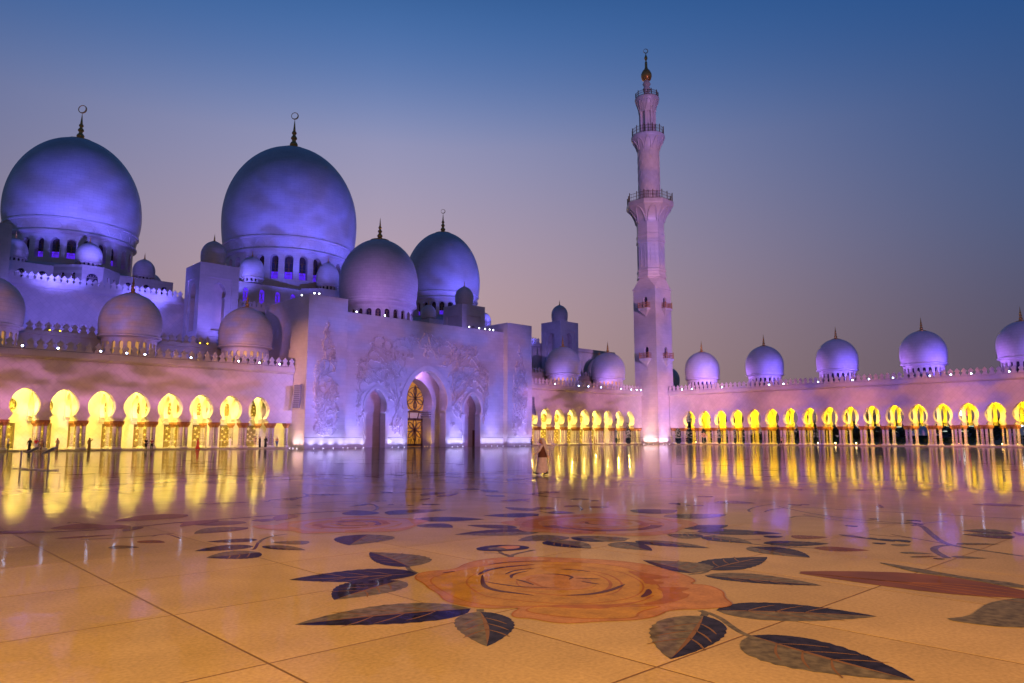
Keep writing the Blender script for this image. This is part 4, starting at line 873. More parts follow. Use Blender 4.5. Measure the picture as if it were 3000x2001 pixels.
def great_dome(label, x, y, R, zd, w0, w1, zneck, zr, ze, zt, N, fh, moon, glass):
    t = thing('great_dome', label, 'dome', (x, y, zd), 'great domes of the prayer hall'); rd = R*.90
    ring_windows(t, x, y, rd, zd, w1 + .9, N, 2*PI*rd/N*.58, w0, w1, .09*R, glass, lattice=True)
    for i in range(N):
        a = math.atan2(-y, -x) + 2*PI*i/N
        if abs(((i + N/2) % N) - N/2)*360/N < 95:   # lower panes lit from within
            mp = lambda u, v, z, a=a: ((rd - v)*math.cos(a + u/rd), (rd - v)*math.sin(a + u/rd), z)
            ww = 2*PI*rd/N*.56; build(pane([(-ww/2, w0 + .02), (-ww/2, w0 + (w1 - w0)*.34), (ww/2, w0 + (w1 - w0)*.34), (ww/2, w0 + .02)], .09*R*.93, mp), 'lit_pane', M_glass_blue, t, loc=(x, y, 0))
    zb = w1 + .9
    prof = [(rd*.98, zb - .05), (rd + .02*R, zb - .05), (R*.955, zb + .25), (R*.955, zb + .5), (R*.925, zb + .85)]
    for i in range(1, 9):
        u = i/8; prof.append((R*(.925 + (.958 - .925)*u), zb + .85 + (zr - .12*1.2 - zb - .85)*u))
    build(MB().lathe(prof, 64), 'neck', M_dome, t, True, 35, loc=(x, y, 0))
    build(MB().lathe([(R*.958, zr - .28), (R*.978, zr - .18), (R*.978, zr + .12), (R*.955, zr + .24)], 64), 'ring', M_marble, t, True, 40, loc=(x, y, 0))
    build(MB().lathe(dome_profile(R, zr + .2, ze, zt, .962, 24), 72), 'shell', M_dome, t, True, loc=(x, y, 0))
    am = MB()
    for i in range(N):
        a = math.atan2(-y, -x) + 2*PI*i/N; pts = []
        for q in range(11):
            s = -1 + 2*q/10; u = s*(2*PI*rd/N)*.40; zz = zb + .9 + (zr - zb - 1.5)*(1 - abs(s)**2.2)*.92; rq = R*(.925 + .033*(zz - zb - .85)/(zr - zb - .85)) + .01
            pts.append(((rq)*math.cos(a + u/rd), rq*math.sin(a + u/rd), zz))
        am.tube(pts, .055*R/12, 5)
    build(am, 'blind_arches', M_marble, t, loc=(x, y, 0))
    finial(t, x, y, zt - .020*(zt - ze), fh, R*.225, moon)
    return t
great_dome('great blue dome at the far left, nearest of the three', 33.9, 167.6, 12.45, 33.8, 35.6, 39.5, 41, 43.3, 47.3, 63.2, 26, 6.4, .9, M_glass)
great_dome('largest blue dome in the middle of the prayer hall', 81.3, 167.6, 16.25, 35.8, 37.8, 43.5, 45, 47.7, 54.9, 74.5, 28, 8.6, .95, M_glass)
great_dome('great blue dome farthest right, behind the porch dome', 129.6, 167.6, 11.1, 33.8, 35.9, 39.6, 41, 42.6, 46.8, 62.2, 26, 6.3, .66, M_glass)
pd = thing('porch_dome', 'violet dome directly above the carved gate', 'dome', (82.1, 127.8, 22.8))
ring_windows(pd, 82.1, 127.8, 7.1, 22.8, 28.1, 24, 1.15, 25.3, 27.3, .5, M_glass, lattice=True)
build(MB().lathe([(7.05, 28.0), (7.3, 28.0), (7.7, 28.4), (8.0, 28.55), (8.0, 28.9), (7.75, 29.1), (7.85, 29.3), (7.85, 29.6), (7.7, 29.7)], 56), 'ring', M_marble, pd, True, 35, loc=(82.1, 127.8, 0))
build(MB().lathe(dome_profile(8.17, 29.6, 33.4, 43.0, .95, 20), 60), 'shell', M_dome, pd, True, loc=(82.1, 127.8, 0))
finial(pd, 82.1, 127.8, 42.85, 5.0, 2.0)

# ------------------------------------------------------------------ prayer hall
hall = thing('prayer_hall', 'blue-lit prayer hall wall with leaf-shaped battlements behind the arcades', 'building', (81.5, 140, 0))
hw = MB().box(-12, 175, 140, 200, 0, 26.9); build(hw, 'wall', M_diag, hall)
co = MB(); prof = [(0, 26.3), (-.35, 26.6), (-.40, 27.5), (0, 27.5)]
for x in (-12, 175): co.v += [(x, 140 + y - .002, z) for y, z in prof]
co.f = [(0, 1, 5, 4), (1, 2, 6, 5), (2, 3, 7, 6)]; build(co, 'cornice', M_course, hall)
build(MB().box(-12, 175, 140.1, 141.0, 27.0, 27.48), 'coping', M_marble, hall)
for x0, x1 in ((12, 47), (54.5, 68), (100, 108), (115.5, 142.2)):
    n = int((x1 - x0)/.93)
    for i in range(n): link('merlon', MERLON, hall, (x0 + (i + .5)*(x1 - x0)/n, 139.85, 27.5))
att = MB().box(0, 55.6, 122, 122.6, 13, 17.05).box(107.4, 153, 122, 122.6, 13, 17.05).box(0, 56, 122.6, 140, 16.2, 16.6).box(107, 153, 122.6, 140, 16.2, 16.6)
build(att, 'attic_wall', M_course, hall)
build(MB().box(0, 55.6, 121.75, 122, 16.5, 17.05).box(107.4, 153, 121.75, 122, 16.5, 17.05), 'attic_cornice', M_marble, hall)
for x0, x1 in ((14, 46), (107.6, 152)):
    n = int((x1 - x0)/1.12)
    for i in range(n): link('merlon', MERLON, hall, (x0 + (i + .5)*(x1 - x0)/n, 122.2, 17.05))
def tier(cx, half, by, bf, zt, zf, bayw, nw, glass):
    """stepped storey carrying a great dome: straight wall with a three-sided bay in the middle"""
    pts = [(cx - half, by), (cx - bayw - (by - bf), by), (cx - bayw, bf), (cx + bayw, bf), (cx + bayw + (by - bf), by), (cx + half, by)]
    mb = MB()
    for k, ((xa, ya), (xb, yb)) in enumerate(zip(pts, pts[1:])):
        L_ = math.hypot(xb - xa, yb - ya); ux, uy = (xb - xa)/L_, (yb - ya)/L_
        mp = lambda u, v, z, xa=xa, ya=ya, ux=ux, uy=uy: (xa + ux*u - uy*v, ya + uy*u + ux*v, z)
        wins = [(L_/2, 1.9)] if k == 2 else ([(L_*.33, .8), (L_*.70, .8)] if k in (1, 3) else [(L_*(i + .5)/nw, 1.2) for i in range(nw)])
        ed = [0] + [(p[0] + q[0])/2 for p, q in zip(wins, wins[1:])] + [L_]
        top = zf if k in (1, 2, 3) else zt
        for (c, w), e0, e1 in zip(wins, ed, ed[1:]):
            hole = roundarch(c, w, zt - 4.2, zt - 1.15, 8, 1.1); wall_hole(mb, e0, e1, 27, top, hole, 0, .35, mp)
            wp = build(pane(hole, .33, mp), 'window', glass, hall); lt = MB(); t = .035
            for q in (-.5, -.17, .17, .5): lt.prism([(c + q*w - t, zt - 4.2), (c + q*w + t, zt - 4.2), (c - q*w*.7 + t, zt - 1.5), (c - q*w*.7 - t, zt - 1.5)], .26, .30, mp)
            for q in (.25, .5, .75): zz = zt - 4.2 + 3*q; lt.prism([(c - w/2, zz - t), (c + w/2, zz - t), (c + w/2, zz + t), (c - w/2, zz + t)], .24, .28, mp)
            build(lt, 'lattice', M_lattice, wp)
    mb.v += [(x, y, zf - .01) for x, y in pts[1:5]]; n = len(mb.v); mb.f.append((n - 4, n - 3, n - 2, n - 1))
    o = len(mb.v); mb.v += [(cx - half, by, zt - .02), (cx + half, by, zt - .02), (cx + half, by + 2*half, zt - .02), (cx - half, by + 2*half, zt - .02)]; mb.f.append((o, o + 1, o + 2, o + 3))
    for xs_, ys_ in ((cx - half, by), (cx + half, by)):
        mb.v += [(xs_, by, 27), (xs_, by + 2*half, 27), (xs_, by + 2*half, zt - .01), (xs_, by, zt - .01)]; n = len(mb.v); mb.f.append((n - 4, n - 3, n - 2, n - 1))
    build(mb, 'dome_tier', M_course, hall)
    build(MB().lathe([(half*.98, zt - .05), (half*.80, zt + 1.4), (half*.70, zt + 2.3)], 48, cx, by + half), 'dome_skirt', M_marble, hall, True)
tier(33.9, 15.5, 153, 149.2, 33.0, 33.3, 1.75, 3, M_glass)
tier(81.3, 20, 149.6, 146.2, 34.6, 35.0, 2.2, 4, M_glass_blue)
tier(129.6, 15.5, 153, 149.2, 33.0, 33.3, 1.75, 3, M_glass)
GT = 'small domes round the great domes'
for x, y, R, zd, zt, lb in ((33.6, 151.4, 2.25, 33.2, 38.0, 'small blue-white dome in front of the leftmost great dome'), (44.6, 156, 2.1, 33.0, 37.5, 'small blue dome right of the leftmost great dome'), (22.5, 155, 2.1, 33.0, 37.5, 'small pale dome at the left edge, beside a square tower'),
                            (47.8, 163, 2.6, 31, 36.4, 'dark small dome behind the small dome right of the leftmost great dome'),
                            (64.7, 150.8, 2.65, 34.6, 40.6, 'small grey-blue dome left in front of the largest dome'), (82.0, 149.2, 2.6, 35.0, 41.9, 'small grey-blue dome between the largest dome and the porch dome'),
                            (117.6, 158, 2.1, 33.0, 37.6, 'small pale dome in front of the farthest great dome'), (131.6, 151, 1.95, 31.5, 36.2, 'small blue dome right of the low square tower above the gate'), (112.5, 126, 1.6, 24, 26.8, 'tiny dome tip above the right pylon of the gate')):
    h = zt - zd; small_dome('roof_dome', lb, x, y, R, zd, zd + h*.20, zd + h*.45, zt, 16, M_glass, 1.5 if R > 2 else 1.2, group=GT)
def tower(label, x0, z0, zt, y0=132, wd=7.2, arch_top=30.0):
    t = thing('square_tower', label, 'tower', (x0 + wd/2, y0 + wd/2, z0), 'square towers with little domes'); mb = MB(); zb = z0 + 5
    for mp in (lambda x, y, z: (x0 + x, y0 + y, z), lambda x, y, z: (x0 + y, y0 + wd - x, z)):
        rect = [(1.35, zb - .35), (1.35, zt - 2.6), (wd/2, zt - 2.599), (wd - 1.35, zt - 2.6), (wd - 1.35, zb - .35)]
        wall_hole(mb, 0, wd, z0, zt, rect, 0, .22, mp)
        a = arch_top; k = keyhole(wd/2, 1.36, a - 1.9, a, a - 2.75, a - 3.1, .12, 10); k = [(wd/2 - 1.12, zb)] + k + [(wd/2 + 1.12, zb)]
        mp2 = lambda x, y, z, mp=mp: mp(x, y + .22, z)
        wall_hole(mb, 1.35, wd - 1.35, zb - .35, zt - 2.6, k, 0, 1.4, mp2)
        build(pane(k, 1.38, mp2), 'niche', M_marble, t)
        build(MB().prism([(2.2, zb - 1.2), (wd - 2.2, zb - 1.2), (wd - 2.2, zb - 1.12), (2.2, zb - 1.12)], -.012, .01, mp), 'groove', M_spkg, t)
    mb.box(x0 + .01, x0 + wd, y0 + .01, y0 + wd, z0, zt, skip=('f', 'l', 'b')); build(mb, 'shaft', M_course, t)
    cx, cy = x0 + wd/2, y0 + wd/2
    build(MB().lathe([(2.15, zt), (2.15, zt + .9), (2.2, zt + .95)], 32), 'drum', M_marble, t, True, loc=(cx, cy, 0))
    build(MB().lathe(dome_profile(2.28, zt + .95, zt + 2.3, zt + 5.05, .96, 14), 40), 'dome', M_dome, t, True, loc=(cx, cy, 0)); finial(t, cx, cy, zt + 5.0, 1.6, .55); return t
tower('bright blue square tower with keyhole niche between the two left great domes', 47.1, 16, 33.3)
tower('low square tower above the right half of the gate', 108.1, 20, 33.3, arch_top=28.4)
tower('dusky blue square tower right of the gate, behind an arcade dome', 142.3, 16, 33.0)
tower('square tower side cut off by the left edge of the picture', 11.4, 16, 34.3)
# ------------------------------------------------------------------ minaret
mi = thing('minaret', 'tall slender marble minaret with three balconies and golden tip', 'minaret', (154.2, 110.5, 0)); MX, MY = 154.2, 110.5; HW = 3.43
def octo(r, z, rot=PI/8): return [(MX + r*math.cos(rot + PI/4*i), MY + r*math.sin(rot + PI/4*i), z) for i in range(8)]
def loft(rings, name, m, parent, smooth=False):
    mb = MB(); n = len(rings[0])
    for r in rings: mb.v += r
    for k in range(len(rings) - 1):
        for i in range(n): j = (i + 1) % n; mb.f.append((k*n + i, k*n + j, (k + 1)*n + j, (k + 1)*n + i))
    mb.f.append(tuple(range((len(rings) - 1)*n, len(rings)*n))); return build(mb, name, m, parent, smooth, 35 if smooth else None)
shaft = MB()
mpL = lambda x, y, z: (MX - HW + y, MY + HW - x, z)      # face turned to the gate
mpF = lambda x, y, z: (MX - HW + x, MY - HW + y, z)      # face turned to the right arcade
BZ = (21.6, 34.5)
for mp, cx in ((mpL, 3.8), (mpF, 4.1)):
    zs = [0, 28, 39.6]
    for zb, z0, z1 in zip(BZ, zs, zs[1:]):
        hole = roundarch(cx, 1.25, zb + .1, zb + 3.0, 8); wall_hole(shaft, 0, 2*HW, z0, z1, hole, 0, .5, mp)
        bw = build(pane(hole, .48, mp), 'balcony_door', M_glass, mi)
        bl = build(MB().prism([(cx - 1.45, zb), (cx + 1.45, zb), (cx + 1.45, zb - .45), (cx + 1.25, zb - .6), (cx - 1.25, zb - .6), (cx - 1.45, zb - .45)], -1.25, 0, mp), 'balcony', M_marble, mi)
        cn = MB(); ring = lambda s, z, d: [mp(cx - s, 0, z), mp(cx - s, -d, z), mp(cx + s, -d, z), mp(cx + s, 0, z)]
        for s, z, d in ((1.25, zb - .6, 1.1), (.95, zb - .95, .8), (.45, zb - 1.5, .4), (.08, zb - 2.15, .06)): cn.v += ring(s, z, d)
        for k in range(3):
            for i in range(3): cn.f.append((k*4 + i, k*4 + i + 1, (k + 1)*4 + i + 1, (k + 1)*4 + i))
        build(cn, 'corbel', M_marble, bl)
        rl = MB()
        P = [(cx - 1.4, 0), (cx - 1.4, -1.2), (cx + 1.4, -1.2), (cx + 1.4, 0)]
        for (xa, ya), (xb, yb) in zip(P, P[1:]):
            for z in (zb + .12, zb + .75, zb + 1.3): rl.tube([mp(xa, ya, z), mp(xb, yb, z)], .05, 5)
            n = 9 if abs(xa - xb) > 1 else 4
            for i in range(n + 1): u = i/n; rl.tube([mp(xa + (xb - xa)*u, ya + (yb - ya)*u, zb), mp(xa + (xb - xa)*u, ya + (yb - ya)*u, zb + 1.3)], .035, 4)
        for xa, ya in P[1:3]: rl.tube([mp(xa, ya, zb), mp(xa, ya, zb + 1.6)], .11, 6)
        build(rl, 'railing', M_cap, bl)
shaft.box(MX - HW + .01, MX + HW, MY - HW + .01, MY + HW, 0, 39.6, skip=('f', 'l', 'b'))
build(shaft, 'square_shaft', M_course, mi)
build(MB().box(MX - HW - .008, MX + HW, MY - HW - .008, MY + HW, 1.72, 1.80), 'plinth_groove', M_spkg, mi)
sq = lambda h, z: [(MX + h*x, MY + h*y, z) for x, y in ((-1, -1), (1, -1), (1, 1), (-1, 1))]
build(MB().box(MX - HW - .18, MX + HW + .18, MY - HW - .18, MY + HW + .18, 39.6, 39.85), 'string_course', M_marble, mi)
ch = MB(); o8 = octo(HW*1.06, 42.4); s4 = sq(HW + .02, 39.85); ch.v += s4 + o8
# square to octagon with triangular corners
for i, (c, e) in enumerate([((0, 1), (5, 6)), ((1, 2), (7, 0)), ((2, 3), (1, 2)), ((3, 0), (3, 4))]): ch.f.append((c[0], c[1], 4 + e[1], 4 + e[0]))
for c, e in ((0, (4, 5)), (1, (6, 7)), (2, (0, 1)), (3, (2, 3))): ch.f.append((c, 4 + e[1], 4 + e[0]))
build(ch, 'chamfer', M_course, mi)
OR = HW*1.06
loft([octo(OR + a, z) for a, z in ((0, 42.3), (.0, 42.5), (.28, 42.6), (.28, 43.2), (.08, 43.4), (.08, 44.2), (.24, 44.3), (.24, 44.8), (.0, 45.1), (0, 51.9), (.22, 52.1), (.22, 52.7), (.08, 52.9), (.08, 53.6), (.2, 53.8), (.2, 54.1), (0, 54.3), (0, 57.2))], 'octagon_shaft', M_course, mi)
pm = MB()
for i in range(8):
    a = PI/4*i + PI/4 - PI/8 + PI/8; r = OR*math.cos(PI/8)
    mp = lambda x, y, z, a=a, r=r: (MX + (r - y)*math.cos(a) - x*math.sin(a), MY + (r - y)*math.sin(a) + x*math.cos(a), z)
    k = roundarch(0, 1.3, 45.4, 51.5, 8); n = len(k); k2 = roundarch(0, 1.02, 45.5, 51.36, 8)
    pm.add([mp(x, -.10, z) for x, z in k] + [mp(x, -.10, z) for x, z in k2] + [mp(x, 0, z) for x, z in k] + [mp(x, .0, z) for x, z in k2], [(j, j + 1, n + j + 1, n + j) for j in range(n - 1)] + [(j, j + 1, 2*n + j + 1, 2*n + j) for j in range(n - 1)] + [(n + j, n + j + 1, 3*n + j + 1, 3*n + j) for j in range(n - 1)])
build(pm, 'blind_panels', M_marble, mi)
def muqarnas(z0, z1, r0, r1, n, name, seg):
    """flaring balcony support with pointed arch niches"""
    rings = []
    for k in range(9):
        u = k/8; r = r0 + (r1 - r0)*(u**1.7); rings.append([(MX + r*math.cos(PI/8 + 2*PI*i/seg), MY + r*math.sin(PI/8 + 2*PI*i/seg), z0 + (z1 - z0)*u) for i in range(seg)])
    c = loft(rings, name, M_marble, mi, seg > 8)
    am = MB()
    for i in range(n):
        a = 2*PI*i/n; pts = []
        for q in range(13):
            s = -1 + 2*q/12; zz = z0 + (z1 - z0)*(.05 + .85*(1 - abs(s)**2.4)); u = (zz - z0)/(z1 - z0); r = (r0 + (r1 - r0)*u**1.7)*(math.cos(PI/8)/max(math.cos((abs(s)*PI/n)), .5) if seg == 8 else 1) + .10
            t = a + s*PI/n*.84; pts.append((MX + r*math.cos(t), MY + r*math.sin(t), zz))
        am.tube(pts, .16*r1/6, 6)
    build(am, 'arch_ribs', M_marble, c); return c
def railing(z, r, n, h, name='railing'):
    mb = MB(); seg = 8 if n == 8 else 24; R_ = lambda t, zz: (MX + r*math.cos(t), MY + r*math.sin(t), zz)
    for zz in (z + .15, z + h*.5, z + h*.92): mb.tube([R_(PI/8 + 2*PI*i/seg, zz) for i in range(seg + 1)], .05, 5, False)
    m = 64
    for i in range(m):
        t = PI/8 + 2*PI*i/m; k = math.cos(PI/8)/math.cos(((2*PI*i/m) % (PI/4)) - PI/8) if seg == 8 else 1
        mb.tube([(MX + r*k*math.cos(t), MY + r*k*math.sin(t), z), (MX + r*k*math.cos(t), MY + r*k*math.sin(t), z + h*.92)], .035, 4)
    for i in range(16 if n == 8 else n):
        q = 16 if n == 8 else n; t = PI/8 + 2*PI*i/q; k = 1 if (i % 2 == 0 or seg != 8) else math.cos(PI/8)
        mb.tube([(MX + r*k*math.cos(t), MY + r*k*math.sin(t), z), (MX + r*k*math.cos(t), MY + r*k*math.sin(t), z + h*1.15)], .12, 5)
    return build(mb, name, M_bronze, mi)
muqarnas(57.2, 61.6, OR - .02, 6.25, 8, 'balcony_support', 8)
loft([octo(6.25, 61.6), octo(6.3, 61.8), octo(6.3, 62.8), octo(6.1, 62.9)], 'balcony_deck', M_marble, mi)
railing(62.9, 6.0, 8, 2.0)
tw = MB().lathe([(2.85, 62.9), (2.85, 77.7)], 40, MX, MY); build(tw, 'round_shaft', M_marble, mi, True)
sp = MB()
for k in range(10):
    for sg in (-1, 1): sp.tube([(MX + 2.87*math.cos(2*PI*k/10 + sg*q*.21), MY + 2.87*math.sin(2*PI*k/10 + sg*q*.21), 63 + q*14.2/16) for q in range(17)], .06, 5)
build(sp, 'diamond_ribs', M_marble, mi)
muqarnas(77.4, 80.6, 2.87, 4.35, 10, 'balcony_support', 40)
build(MB().lathe([(4.35, 80.6), (4.45, 80.8), (4.45, 81.4), (4.3, 81.5), (.1, 81.5)], 40, MX, MY), 'balcony_deck', M_marble, mi, True, 40)
railing(81.5, 4.2, 12, 2.0)
build(MB().lathe([(1.75, 81.5), (1.75, 89)], 24, MX, MY), 'lantern_core', M_marble, mi, True)
for i in range(8):
    t = PI/8 + PI/4*i; build(MB().lathe([(.34, 81.5), (.34, 88.0), (.5, 88.5)], 10, MX + 1.95*math.cos(t), MY + 1.95*math.sin(t)), 'lantern_column', M_marble, mi, True)
muqarnas(88.2, 91.6, 2.15, 3.15, 8, 'balcony_support', 32)
build(MB().lathe([(3.15, 91.6), (3.25, 91.8), (3.25, 92.2), (3.1, 92.3), (.1, 92.3)], 32, MX, MY), 'balcony_deck', M_marble, mi, True, 40)
railing(92.3, 3.0, 10, 1.5)
build(MB().lathe([(1.0, 92.3), (.8, 93.8), (.75, 94.2), (1.1, 95.0), (.8, 95.6), (.75, 95.8), (1.1, 96.5), (.75, 97.2), (.7, 97.5)], 24, MX, MY), 'neck', M_marble, mi, True)
gp = build(MB().lathe([(.6, 97.4), (1.2, 97.8), (1.46, 98.7), (1.42, 99.4), (1.0, 100.3), (.5, 100.9), (.36, 101.4), (.34, 102.8), (.2, 103.0), (.16, 103.3), (.42, 103.8), (.44, 104.2), (.2, 104.8), (.06, 105.4)], 28, MX, MY), 'golden_tip', M_gold, mi, True)
cm = MB(); crescent(cm, (MX, MY, 106.1), .66, .09); build(cm, 'crescent', M_gold, gp)

# ------------------------------------------------------------------ lamps
lamp_me = {}
def flood_fixture(x, y, z, rz, label, group, lens=None, s=1.0):
    t = thing('floodlight', label, 'floodlight', (x, y, z), group, rz)
    if 'h' not in lamp_me:
        lamp_me['h'] = MB().prism([(-.16, .12), (.16, .12), (.20, .42), (-.20, .42)], -.10, .16).box(-.03, .03, 0, .06, 0, .14).mesh('housing', M_metal)
        for nm, m in (('b', M_lamp), ('g', M_lampg), ('w', M_lampw), ('y', M_lampy)): lamp_me[nm] = MB().ball((0, -.12, .27), .15, .06, .13, 10, 6).mesh('lens', m, True)
    for nm, me in (('housing', lamp_me['h']), ('lens', lamp_me[lens or 'b'])):
        o = link(nm, me, None); o.parent = t; o.scale = (s, s, s)
    return t
GP = 'floodlights along the arcade parapets'
def where(i, n, place): return ['first', 'second', 'third', 'fourth', 'fifth', 'sixth', 'seventh', 'eighth', 'ninth', 'tenth', 'eleventh', 'twelfth', 'thirteenth'][i] + ' blue-white parapet lamp from the left, ' + place
LX = [17.9, 21.9, 27.0, 30.3, 32.7, 39.1, 46.3, 49.7, 53.1]
for i, x in enumerate(LX): flood_fixture(x, AB - .62, 13.32, 0, where(i, 9, 'on the arcade left of the gate'), GP, s=.85)
MX_ = [108.6, 110.6, 118.0, 126.0, 129.4, 134.0, 141.5, 145.6, 147.8, 149.6]
for i, x in enumerate(MX_): flood_fixture(x, AB - .62, 13.32, 0, where(i, 10, 'between gate and minaret'), GP, s=.8)
RY = [102.6, 99.8, 92.6, 81.9, 78.9, 72.5, 65.0, 57.9, 54.4, 49.4, 42.8, 39.8, 37.2, 32.6]
RY = [102.6, 99.8, 91.5, 79.6, 76.2, 68.4, 61.2, 57.9, 53.3, 46.6, 43.0, 39.6, 33.6]
for i, y in enumerate(RY): flood_fixture(AA - .62, y, 13.32, -PI/2, where(i, 13, 'on the arcade right of the minaret'), GP, s=.85)
GG = 'floodlights on top of the gate'
for i, (x, y, z) in enumerate(((56.3, 111, 25.05), (57.0, 108.0, 25.05), (57.8, 107.9, 25.05), (63.6, 109.0, 23.1), (65.6, 109.0, 23.1), (71.4, 109.0, 23.1), (91.0, 109.0, 23.1), (93.6, 109.0, 23.1), (95.2, 109.0, 23.1), (96.4, 109.0, 23.1), (97.4, 109.0, 23.1))):
    flood_fixture(x, y, z, 0, ['three lamps', 'eight lamps'][i > 2] and ['first', 'second', 'third', 'fourth', 'fifth', 'sixth', 'seventh', 'eighth', 'ninth', 'tenth', 'eleventh'][i] + ' small white lamp from the left on top of the gate', GG, 'g', .95)
GY = 'small amber lamps behind the left arcade parapet'
for i, x in enumerate((17.4, 22.7, 24.0, 29.1, 44.0, 45.2)):
    flood_fixture(x, 121.6, 16.95, 0, ['first', 'second', 'third', 'fourth', 'fifth', 'sixth'][i] + ' small amber lamp from the left on the inner battlements', GY, 'y', .8)
# recessed ground lamps washing the gate and the minaret foot
GU = 'recessed uplights at the foot of the walls'
def uplight(x, y, tx, ty, label, E=6.0, col=(.50, .48, 1), ang=112, lens='g'):
    t = thing('ground_lamp', label, 'ground lamp', (x, y, 0), GU)
    o = build(MB().lathe([(.17, .0), (.17, .05), (.11, .06)], 14), 'rim', M_steel, t, loc=(x, y, 0)); 
    build(MB().lathe([(.115, .052), (.06, .075), (.005, .08)], 12), 'lens', lamp_me.get(lens, lamp_me['g']).materials[0], t, True, loc=(x, y, 0))
    h = 3.2; d = Vector((tx - x, ty - y, h)); spot('uplight', (x, y, .14), (x + d.x, y + d.y, h), E*.50, col, ang, 1, .06, t)
    return t
ords = ['first', 'second', 'third', 'fourth', 'fifth', 'sixth', 'seventh']
for i, x in enumerate((57.2, 58.9, 60.7, 62.5)): uplight(x, GB - .85, x, GB, ords[i] + ' ground lamp from the left at the foot of the left pylon', 7)
for i, y in enumerate((108.3, 109.6, 110.7)): uplight(55.1, y, 55.95, y, ['front', 'middle', 'rear'][i] + ' ground lamp on the pink left side of the left pylon', 7, (1, .62, .62))
for i, x in enumerate((64.1, 65.6, 67.1)): uplight(x, GC - .85, x, GC, ords[i] + ' ground lamp from the left between left pylon and left arch', 7)
for i, x in enumerate((72.9, 74.2, 75.5)): uplight(x, GC - .85, x, GC, ords[i] + ' ground lamp from the left between left arch and main arch', 7)
for i, x in enumerate((86.3, 87.6, 88.9)): uplight(x, GC - .85, x, GC, ords[i] + ' ground lamp from the left between main arch and right arch', 7)
for i, x in enumerate((94.7, 96.2, 97.7, 99.3)): uplight(x, GC - .85, x, GC, ords[i] + ' ground lamp from the left between right arch and right pylon', 7)
for i, x in enumerate((101.2, 102.8, 104.4, 106.0)): uplight(x, GB - .85, x, GB, ords[i] + ' ground lamp from the left at the foot of the right pylon', 7)
for i, x in enumerate((83.4, 84.0, 84.7)): uplight(x, b_in - .5, x + .3, b_in + .4, ords[i] + ' amber ground lamp from the left beside the great door', 3, (1, .55, .05), 120, 'y')
for i, y in enumerate((108.2, 109.6, 111.0)): uplight(MX - HW - .85, y, MX - HW, y, ords[i] + ' ground lamp on the gate side of the minaret foot', 10, (1, .66, .72))
for i, x in enumerate((151.4, 152.6, 153.9)): uplight(x, MY - HW - .85, x, MY - HW, ords[i] + ' ground lamp on the right side of the minaret foot', 10, (.8, .6, 1))
# added spots without fixtures: carry the uplights' glow farther up the same walls
for x, y, tx, ty, tz, E, c in ((59.5, GB - 3.0, 59.5, GB, 6, 4.6, (.27, .22, 1)), (103.6, GB - 3.0, 103.6, GB, 6, 4.6, (.27, .22, 1)), (65.5, GC - 3, 65.5, GC, 6, 4.6, (.27, .22, 1)), (74.0, GC - 3, 74, GC, 6, 4.6, (.27, .22, 1)), (87.8, GC - 3, 87.8, GC, 6, 4.6, (.27, .22, 1)), (97, GC - 3, 97, GC, 6, 4.6, (.27, .22, 1)),
                               (MX - HW - 4, 110, MX - HW, 110, 8, 3.0, (1, .5, .5)), (153, MY - HW - 4, 153, MY - HW, 8, 2.4, (.72, .42, .95)), (52.5, 108.6, 55.95, 109, 5, 2.0, (1, .45, .4))):
    spot('added_wall_wash', (x, y, .06), (tx, ty, tz), E, c, 75, .9, .12)

for x, y in ((59.5, GB), (103.6, GB), (66.0, GC), (72.5, GC), (81, GC), (89.3, GC), (96, GC)):  # second row of added spots without fixtures, aimed higher up the gate
    spot('added_wall_wash', (x, y - 4.2, .05), (x, y, 13), 1.5, (.25, .20, 1), 60, .9, .12)
# ------------------------------------------------------------------ loudspeakers hung on the pylons
def speaker_array(x, y, zt, label, rz):
    t = thing('loudspeaker_array', label, 'loudspeaker', (x, y, zt - 4), 'hanging loudspeakers', rz)
    f = MB().box(-.55, .55, -.35, .35, zt - .12, zt); o = build(f, 'flying_frame', M_steel, None); o.parent = t; o.location = (0, 0, -(zt - 4))
    for i in range(11):
        z = zt - .18 - .34*i; off = -.012*i*i*.35
        b = build(MB().prism([(-.52, z - .31), (.52, z - .31), (.52, z), (-.52, z)], -.30 + off, .30 + off), 'cabinet', M_spk, None); b.parent = t; b.location = (0, 0, -(zt - 4))
        g = build(MB().prism([(-.46, z - .28), (.46, z - .28), (.46, z - .03), (-.46, z - .03)], -.315 + off, -.301 + off), 'grille', M_spkg, None); g.parent = b
    br = build(MB().tube([(0, .35, zt - .05), (0, 1.0, zt - .05)], .05, 6), 'bracket', M_steel, None); br.parent = t; br.location = (0, 0, -(zt - 4))
    return t
speaker_array(55.1, 108.7, 10.3, 'tall grey loudspeaker stack hanging on the left side of the gate', rad(-45))
speaker_array(108.3, 108.7, 10.3, 'tall grey loudspeaker stack hanging on the right side of the gate', rad(20))
